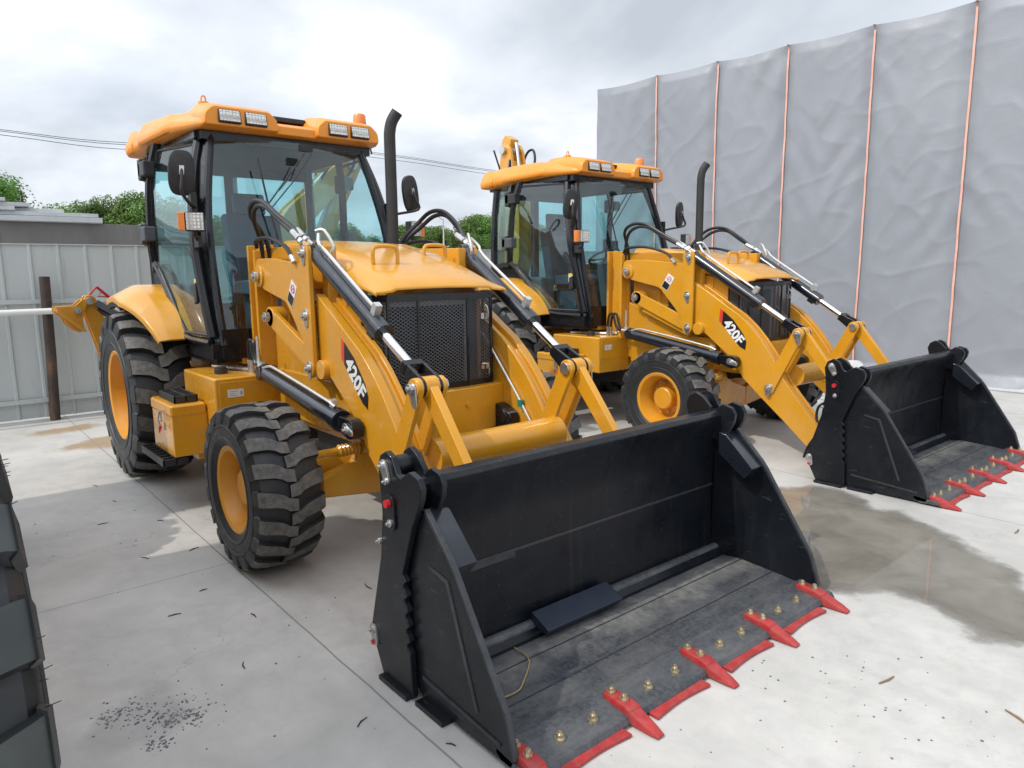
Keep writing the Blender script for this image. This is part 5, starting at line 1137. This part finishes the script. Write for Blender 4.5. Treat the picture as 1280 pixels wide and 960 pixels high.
# ------------------------------------------------------------------ corrugated fence, rusty post, white rail
def fence():
    root = empty('fence', (-6.03, 0, 0)); tag(root, 'pale grey corrugated metal fence behind the nearer loader', 'fence')
    b = NB('pale_grey_sheet'); pos = b.g.outputs['Position']
    c = b.ramp(b.noise(1.0, 6, 0.6, 0.3, vec=pos, sc=(1, 1, 0.3)), [(0.3, (0.45, 0.49, 0.49)), (0.7, (0.54, 0.575, 0.57))])
    dd = b.ramp(b.noise(7, 7, 0.65, 0.3, vec=pos, sc=(1, 1.5, 0.2), off=(2, 2, 2)), [(0.55, 0), (0.8, 0.35)])
    b.set(Base_Color=b.mix(dd, c, (0.27, 0.27, 0.25)), Roughness=0.42, Metallic=0.1)
    prof = []; y = -9.0
    while y < 9.6: prof += [(0, y), (0, y+0.238), (0.022, y+0.250), (0.022, y+0.272), (0, y+0.284)]; y += 0.284
    m = MB(); vs = [(x, yy, 0.02) for x, yy in prof]+[(x, yy, 2.06) for x, yy in prof]; n = len(prof)
    m.add(vs, [(i, i+1, n+i+1, n+i) for i in range(n-1)]); m.build('fence_sheet', b.m, root, smooth=0)
    for z in (0.23, 1.40):
        m = MB(); m.box((0.024, -9, z-0.025), (0.055, 9.6, z+0.025)); m.build('fence_rail', b.m, root, bevel=0.003)
    m = MB(); m.box((-0.01, -9, 2.058), (0.026, 9.6, 2.070)); m.build('fence_cap', b.m, root)
    rb = NB('rusty_tarred_steel'); rb.set(Base_Color=rb.ramp(rb.noise(5, 8, 0.65, 0.4, sc=(1, 1, 0.5)), [(0.35, (0.018, 0.016, 0.015)), (0.55, (0.06, 0.04, 0.03)), (0.75, (0.19, 0.10, 0.05))]), Roughness=0.75); rb.bump(rb.noise(18, 6), 0.4, 0.01)
    m = MB(); m.tube([(-5.86, -1.30, 0.0), (-5.87, -1.27, 0.8), (-5.88, -1.25, 1.69)], 0.055, 12); o = m.build('post', rb.m); tag(o, 'rusty blackened post leaning against the corrugated fence', 'post')
    m = MB(); m.cyl((-5.77, -9, 1.22), (-5.77, 0.6, 1.31), 0.036, 16); o = m.build('pipe', simple('white_pipe', (0.72, 0.73, 0.72), 0.35, var=0.05)); tag(o, 'white pipe running level along the fence past the rusty post', 'pipe')
fence()

# ------------------------------------------------------------------ beyond the fence
def beyond():
    bm_ = NB('dark_weathered_steel'); bm_.set(Base_Color=bm_.ramp(bm_.noise(1.2, 7, 0.6, 0.5, sc=(1, 1.5, 0.6)), [(0.3, (0.11, 0.105, 0.10)), (0.7, (0.19, 0.18, 0.17))]), Roughness=0.6)
    m = MB(); m.box((-9.6, -9.0, 0.0), (-9.0, 1.6, 2.50))
    for k in range(6): m.box((-9.0, -8.2+k*1.7, 0.0), (-8.992, -8.16+k*1.7, 2.49))
    o = m.build('container', bm_.m, bevel=0.01); tag(o, 'long dark grey steel container side standing behind the fence', 'container')
    pm = simple('white_grey_sheet_steel', (0.52, 0.54, 0.55), 0.4, metal=0.1, var=0.1)
    root = empty('panel_stack', (-9.3, -2, 2.5)); tag(root, 'stack of pale grey steel sheets lying on the dark container', 'sheet stack')
    for k, (y0, y1, z0, z1, dx) in enumerate(((-7, 1.98, 0.01, 0.085, 0.10), (-7, 1.94, 0.095, 0.15, 0.04), (-7, 0.85, 0.16, 0.215, 0.1), (-7, 1.5, 0.16, 0.21, -0.1), (-7, 1.05, 0.225, 0.28, 0.0), (-7, 0.75, 0.29, 0.34, 0.06), (-7, 0.3, 0.35, 0.40, 0.1))):
        m = MB(); m.box((-0.3+dx, y0, z0), (0.3+dx, y1, z1)); m.box((-0.28+dx, y0, z0-0.009), (0.28+dx, y1, z0)); m.build('sheet', pm, root, bevel=0.004)
    m = MB(); m.box((-26, 13.0, 0), (-22, 21.5, 2.05)); sh = m.build('shed', simple('grey_wall', (0.30, 0.31, 0.32), 0.6)); tag(sh, 'low grey shed with a dull red roof between the two loaders', 'shed')
    m = MB(); m.prism([(-26.4, 2.05), (-21.7, 2.05), (-21.7, 2.15), (-24, 2.75), (-26.4, 2.2)], 12.7, 21.8); m.build('roof', simple('dull_red_sheet', (0.22, 0.06, 0.055), 0.5), sh)
    m = MB(); m.tube([(-25, 17.6, 0), (-25, 17.6, 4.2)], [0.05, 0.03], 8); m.tube([(-25, 17.6, 4.15), (-25, 17.3, 4.3), (-25, 16.9, 4.3)], 0.025, 6); o = m.build('lamp_post', simple('grey_post', (0.5, 0.5, 0.5), 0.4)); tag(o, 'thin grey lamp post among the trees between the two loaders', 'lamp post')
    gm = simple('concrete_pole', (0.30, 0.29, 0.28), 0.8)
    m = MB(); m.tube([(-35, 15.2, 0), (-35, 15.2, 8.6)], [0.16, 0.10], 12); m.box((-35.06, 14.6, 8.4), (-34.94, 15.8, 8.5)); o = m.build('utility_pole', gm); tag(o, 'concrete pole carrying the overhead cables far behind the nearer cab', 'pole')
    for k, (dz, dx, lb) in enumerate(((0.0, 0, 'topmost of the overhead cables crossing the sky'), (-0.14, 0.3, 'middle one of the three overhead cables'), (-0.40, 0.6, 'lowest of the overhead cables crossing the sky'))):
        pts = [(-35+dx, -14, 8.9+dz), (-35+dx, -5, 8.25+dz), (-35+dx, 1.3, 8.0+dz*0.8), (-35+dx, 6.3, 7.95+dz), (-35+dx, 15.2, 8.7+dz), (-35+dx, 21.4, 8.72+dz), (-35+dx, 28.6, 8.45+dz), (-35+dx, 40, 8.4+dz), (-35+dx, 52, 8.7+dz)]
        m = MB(); m.tube(pts, 0.014, 6, smooth=5); o = m.build('power_line', MAT['hose']); tag(o, lb, 'cable', 'overhead cables behind the loaders')
beyond()

# ------------------------------------------------------------------ trees
def leaf_mat():
    b = NB('tree_leaf'); pos = b.g.outputs['Position']
    oi = b.n('ShaderNodeObjectInfo')
    c = b.ramp(b.noise(1.3, 3, vec=pos), [(0.3, (0.07, 0.15, 0.022)), (0.55, (0.12, 0.24, 0.036)), (0.8, (0.19, 0.32, 0.06))])
    hs = b.n('ShaderNodeHueSaturation'); b.l(c, hs.inputs['Color']); b.l(b.math('ADD', b.math('MULTIPLY', oi.outputs['Random'], 0.03), 0.485), hs.inputs['Hue']); b.l(b.math('ADD', b.math('MULTIPLY', oi.outputs['Random'], 0.4), 0.8), hs.inputs['Value'])
    b.set(Base_Color=hs.outputs[0], Roughness=0.55)
    tl = b.n('ShaderNodeBsdfTranslucent'); b.l(hs.outputs[0], tl.inputs[0]); ms = b.n('ShaderNodeMixShader'); ms.inputs[0].default_value = 0.3; b.l(b.b.outputs[0], ms.inputs[1]); b.l(tl.outputs[0], ms.inputs[2]); b.l(ms.outputs[0], b.out.inputs[0])
    return b.m
def trees():
    lm = leaf_mat(); bk = simple('bark', (0.09, 0.07, 0.05), 0.9, var=0.3, bump=0.3)
    spec = [(-40, 2.3, 6.9, 3.0), (-41, 6.3, 6.2, 2.1), (-40, 8.4, 6.4, 2.3), (-43, 3.9, 5.4, 1.4), (-40, 11.2, 5.2, 1.9), (-41, 14.5, 5.3, 2.0), (-40, 18.2, 5.0, 1.9), (-42, 21.8, 5.1, 1.9), (-40, 24.4, 5.0, 1.6), (-41, 27.2, 5.2, 1.8), (-40, 29.9, 5.8, 2.0), (-42, 33.5, 6.3, 2.3), (-40, 37, 6.0, 2.3), (-42, -3.5, 6.0, 2.2)]
    lab = ['leftmost tree in view, its rounded crown cut by the left edge of the photo', 'left part of the tree pair just left of the nearer cab', 'right and taller one of the tree pair just left of the nearer cab', 'small darker tree between the two clumps on the left', 'tree seen through the side of the nearer cab', 'tree hidden mostly behind the seat of the nearer cab', 'tree seen through the windscreen of the nearer cab', 'tree behind the exhaust pipe of the nearer loader', 'tree just right of the exhaust pipe of the nearer loader', 'tree behind the black hose loop between the loaders', 'taller tree just left of the farther cab', 'tree seen through the glass of the farther cab', 'tree seen through the windscreen of the farther cab', 'tree beyond the left edge of the photo']
    for i, (x, y, h, r) in enumerate(spec[:13]):
        rd = random.Random(100+i); root = empty('tree', (x, y, 0)); tag(root, lab[i], 'tree', 'green trees beyond the fence')
        m = MB(); m.tube([(0, 0, 0), (0.05, 0.03, h*0.25), (0.0, 0.1, h*0.55), (0.1, 0.05, h*0.85)], [0.20, 0.16, 0.11, 0.04], 8)
        cl = []
        for k in range(22):
            a = rd.uniform(0, 2*PI); e = rd.uniform(-0.5, 1.0); q = rd.uniform(0.45, 1.0)
            c = Vector((math.cos(a)*math.sqrt(1-min(1, e*e)*0.8)*r*q*0.85, math.sin(a)*math.sqrt(1-min(1, e*e)*0.8)*r*q*0.85, h-r*1.05+e*r*0.80))
            cr = r*rd.uniform(0.24, 0.40)
            if c.z+cr > h: c.z = h-cr
            cl.append((c, cr))
            if k < 9: m.tube([(0, 0.05, h*0.4), (c.x*0.5, c.y*0.5, (h*0.4+c.z)/2+0.1), tuple(c)], [0.07, 0.045, 0.015], 6)
        m.build('trunk', bk, root)
        m = MB(); vs = []; fs = []
        for c, cr in cl:
            for k in range(int(760*(cr/(0.3*r)))):
                d = Vector((rd.gauss(0, 1), rd.gauss(0, 1), rd.gauss(0, 1))).normalized(); p = c+d*cr*(rd.random()**0.4)*(1+0.25*noise.noise(tuple(d*2+c)))
                n_ = (d+Vector((rd.gauss(0, .5), rd.gauss(0, .5), rd.gauss(0, .5)+0.3))).normalized(); u = n_.orthogonal().normalized(); u = Matrix.Rotation(rd.uniform(0, 6.28), 3, n_) @ u; v = n_.cross(u); sz = rd.uniform(0.05, 0.10)
                b0 = len(vs); vs += [p-u*sz, p+v*sz*0.55, p+u*sz, p-v*sz*0.55]; fs.append((b0, b0+1, b0+2, b0+3))
        m.add(vs, fs); m.build('crown', lm, root, smooth=0)
trees()

# ------------------------------------------------------------------ litter on the slab
def litter():
    rd = random.Random(11); rm = MAT['hose']
    sp = [((0.35, -1.62), 'near'), ((1.05, -1.52), 0), ((-1.4, -1.62), 0), ((-0.55, -1.55), 0), ((-0.5, -1.28), 0), ((-1.9, -1.45), 0), ((-2.45, -1.48), 0), ((-0.1, -1.0), 0), ((0.7, -0.72), 0), ((1.75, -1.32), 0), ((2.08, -1.14), 0), ((0.15, -1.42), 0), ((-1.2, -1.30), 0), ((0.62, -1.32), 0)]
    for k, (p, _) in enumerate(sp):
        a = rd.uniform(0, PI); L_ = rd.uniform(0.02, 0.04); d = Vector((math.cos(a), math.sin(a), 0)); c = Vector((p[0], p[1], 0.004))
        m = MB(); m.tube([c-d*L_, c+Vector((-d.y, d.x, 0))*0.006, c+d*L_], [0.002, 0.003, 0.0018], 6)
        o = m.build('rubber_scrap', rm); tag(o, 'thin dark scrap of rubber lying on the shaded concrete', 'scrap', 'rubber scraps on the shaded concrete')
    tm = simple('dry_twig', (0.22, 0.15, 0.08), 0.8)
    for k, (p, lb) in enumerate((((2.93, 0.47), 'brown twig lying on the sunlit slab near the front edge of the nearer bucket'), ((3.36, 0.58), 'short brown chip on the sunlit concrete low at the right'), ((2.75, 2.85), 'thin twig on pale concrete in front of the farther bucket'))):
        a = rd.uniform(0, PI); d = Vector((math.cos(a), math.sin(a), 0)); c = Vector((p[0], p[1], 0.005)); m = MB(); m.tube([c-d*0.05, c+Vector((0.004, 0.003, 0)), c+d*0.05], [0.003, 0.005, 0.003], 6); o = m.build('twig', tm); tag(o, lb, 'twig')
    m = MB(); vs = []
    for k in range(700):
        q = rd.random()
        if q < 0.62: ct = rd.choice([(1.10, -1.96, .05), (1.07, -2.03, .035), (1.24, -1.84, .055), (1.27, -1.80, .03), (1.36, -1.95, .03), (1.24, -1.88, .03), (1.24, -1.84, .09)]); x, y = rd.gauss(ct[0], ct[2]), rd.gauss(ct[1], ct[2])
        elif q < 0.8: x, y = rd.uniform(-2.0, 2.0), rd.uniform(-2.0, -0.9)
        else: x, y = rd.gauss(2.95, .35), rd.gauss(0.1, .3)
        if q >= 0.62 and rd.random() < 0.5: continue
        r = rd.uniform(0.0015, 0.0075)*(0.6+0.4*rd.random()) if q < 0.62 else rd.uniform(0.002, 0.006)
        ring = [(x+r*math.cos(a+rd.uniform(-.3, .3))*rd.uniform(.7, 1.2), y+r*math.sin(a)*rd.uniform(.7, 1.2)) for a in (0, 1.25, 2.5, 3.8, 5.0)]
        m.prism(ring, 0.0, r*rd.uniform(0.25, 0.6), plane='xy')
    o = m.build('dirt_crumbs', simple('dark_dirt', (0.15, 0.148, 0.16), 0.9, var=0.4), smooth=0); tag(o, kind='stuff')
litter()
def string_in_bucket():
    m = MB(); pts = [(1.80, -0.60, 0.065), (1.92, -0.63, 0.070), (2.02, -0.72, 0.066), (2.06, -0.84, 0.064), (2.03, -0.98, 0.066)]
    m.tube([(x, y+0.02*math.sin(9*i), z) for i, (x, y, z) in enumerate(pts)], 0.0032, 6, smooth=8)
    o = m.build('string', simple('straw_string', (0.34, 0.25, 0.11), 0.8)); tag(o, 'loose straw coloured string lying on the floor of the near bucket', 'string')
string_in_bucket()
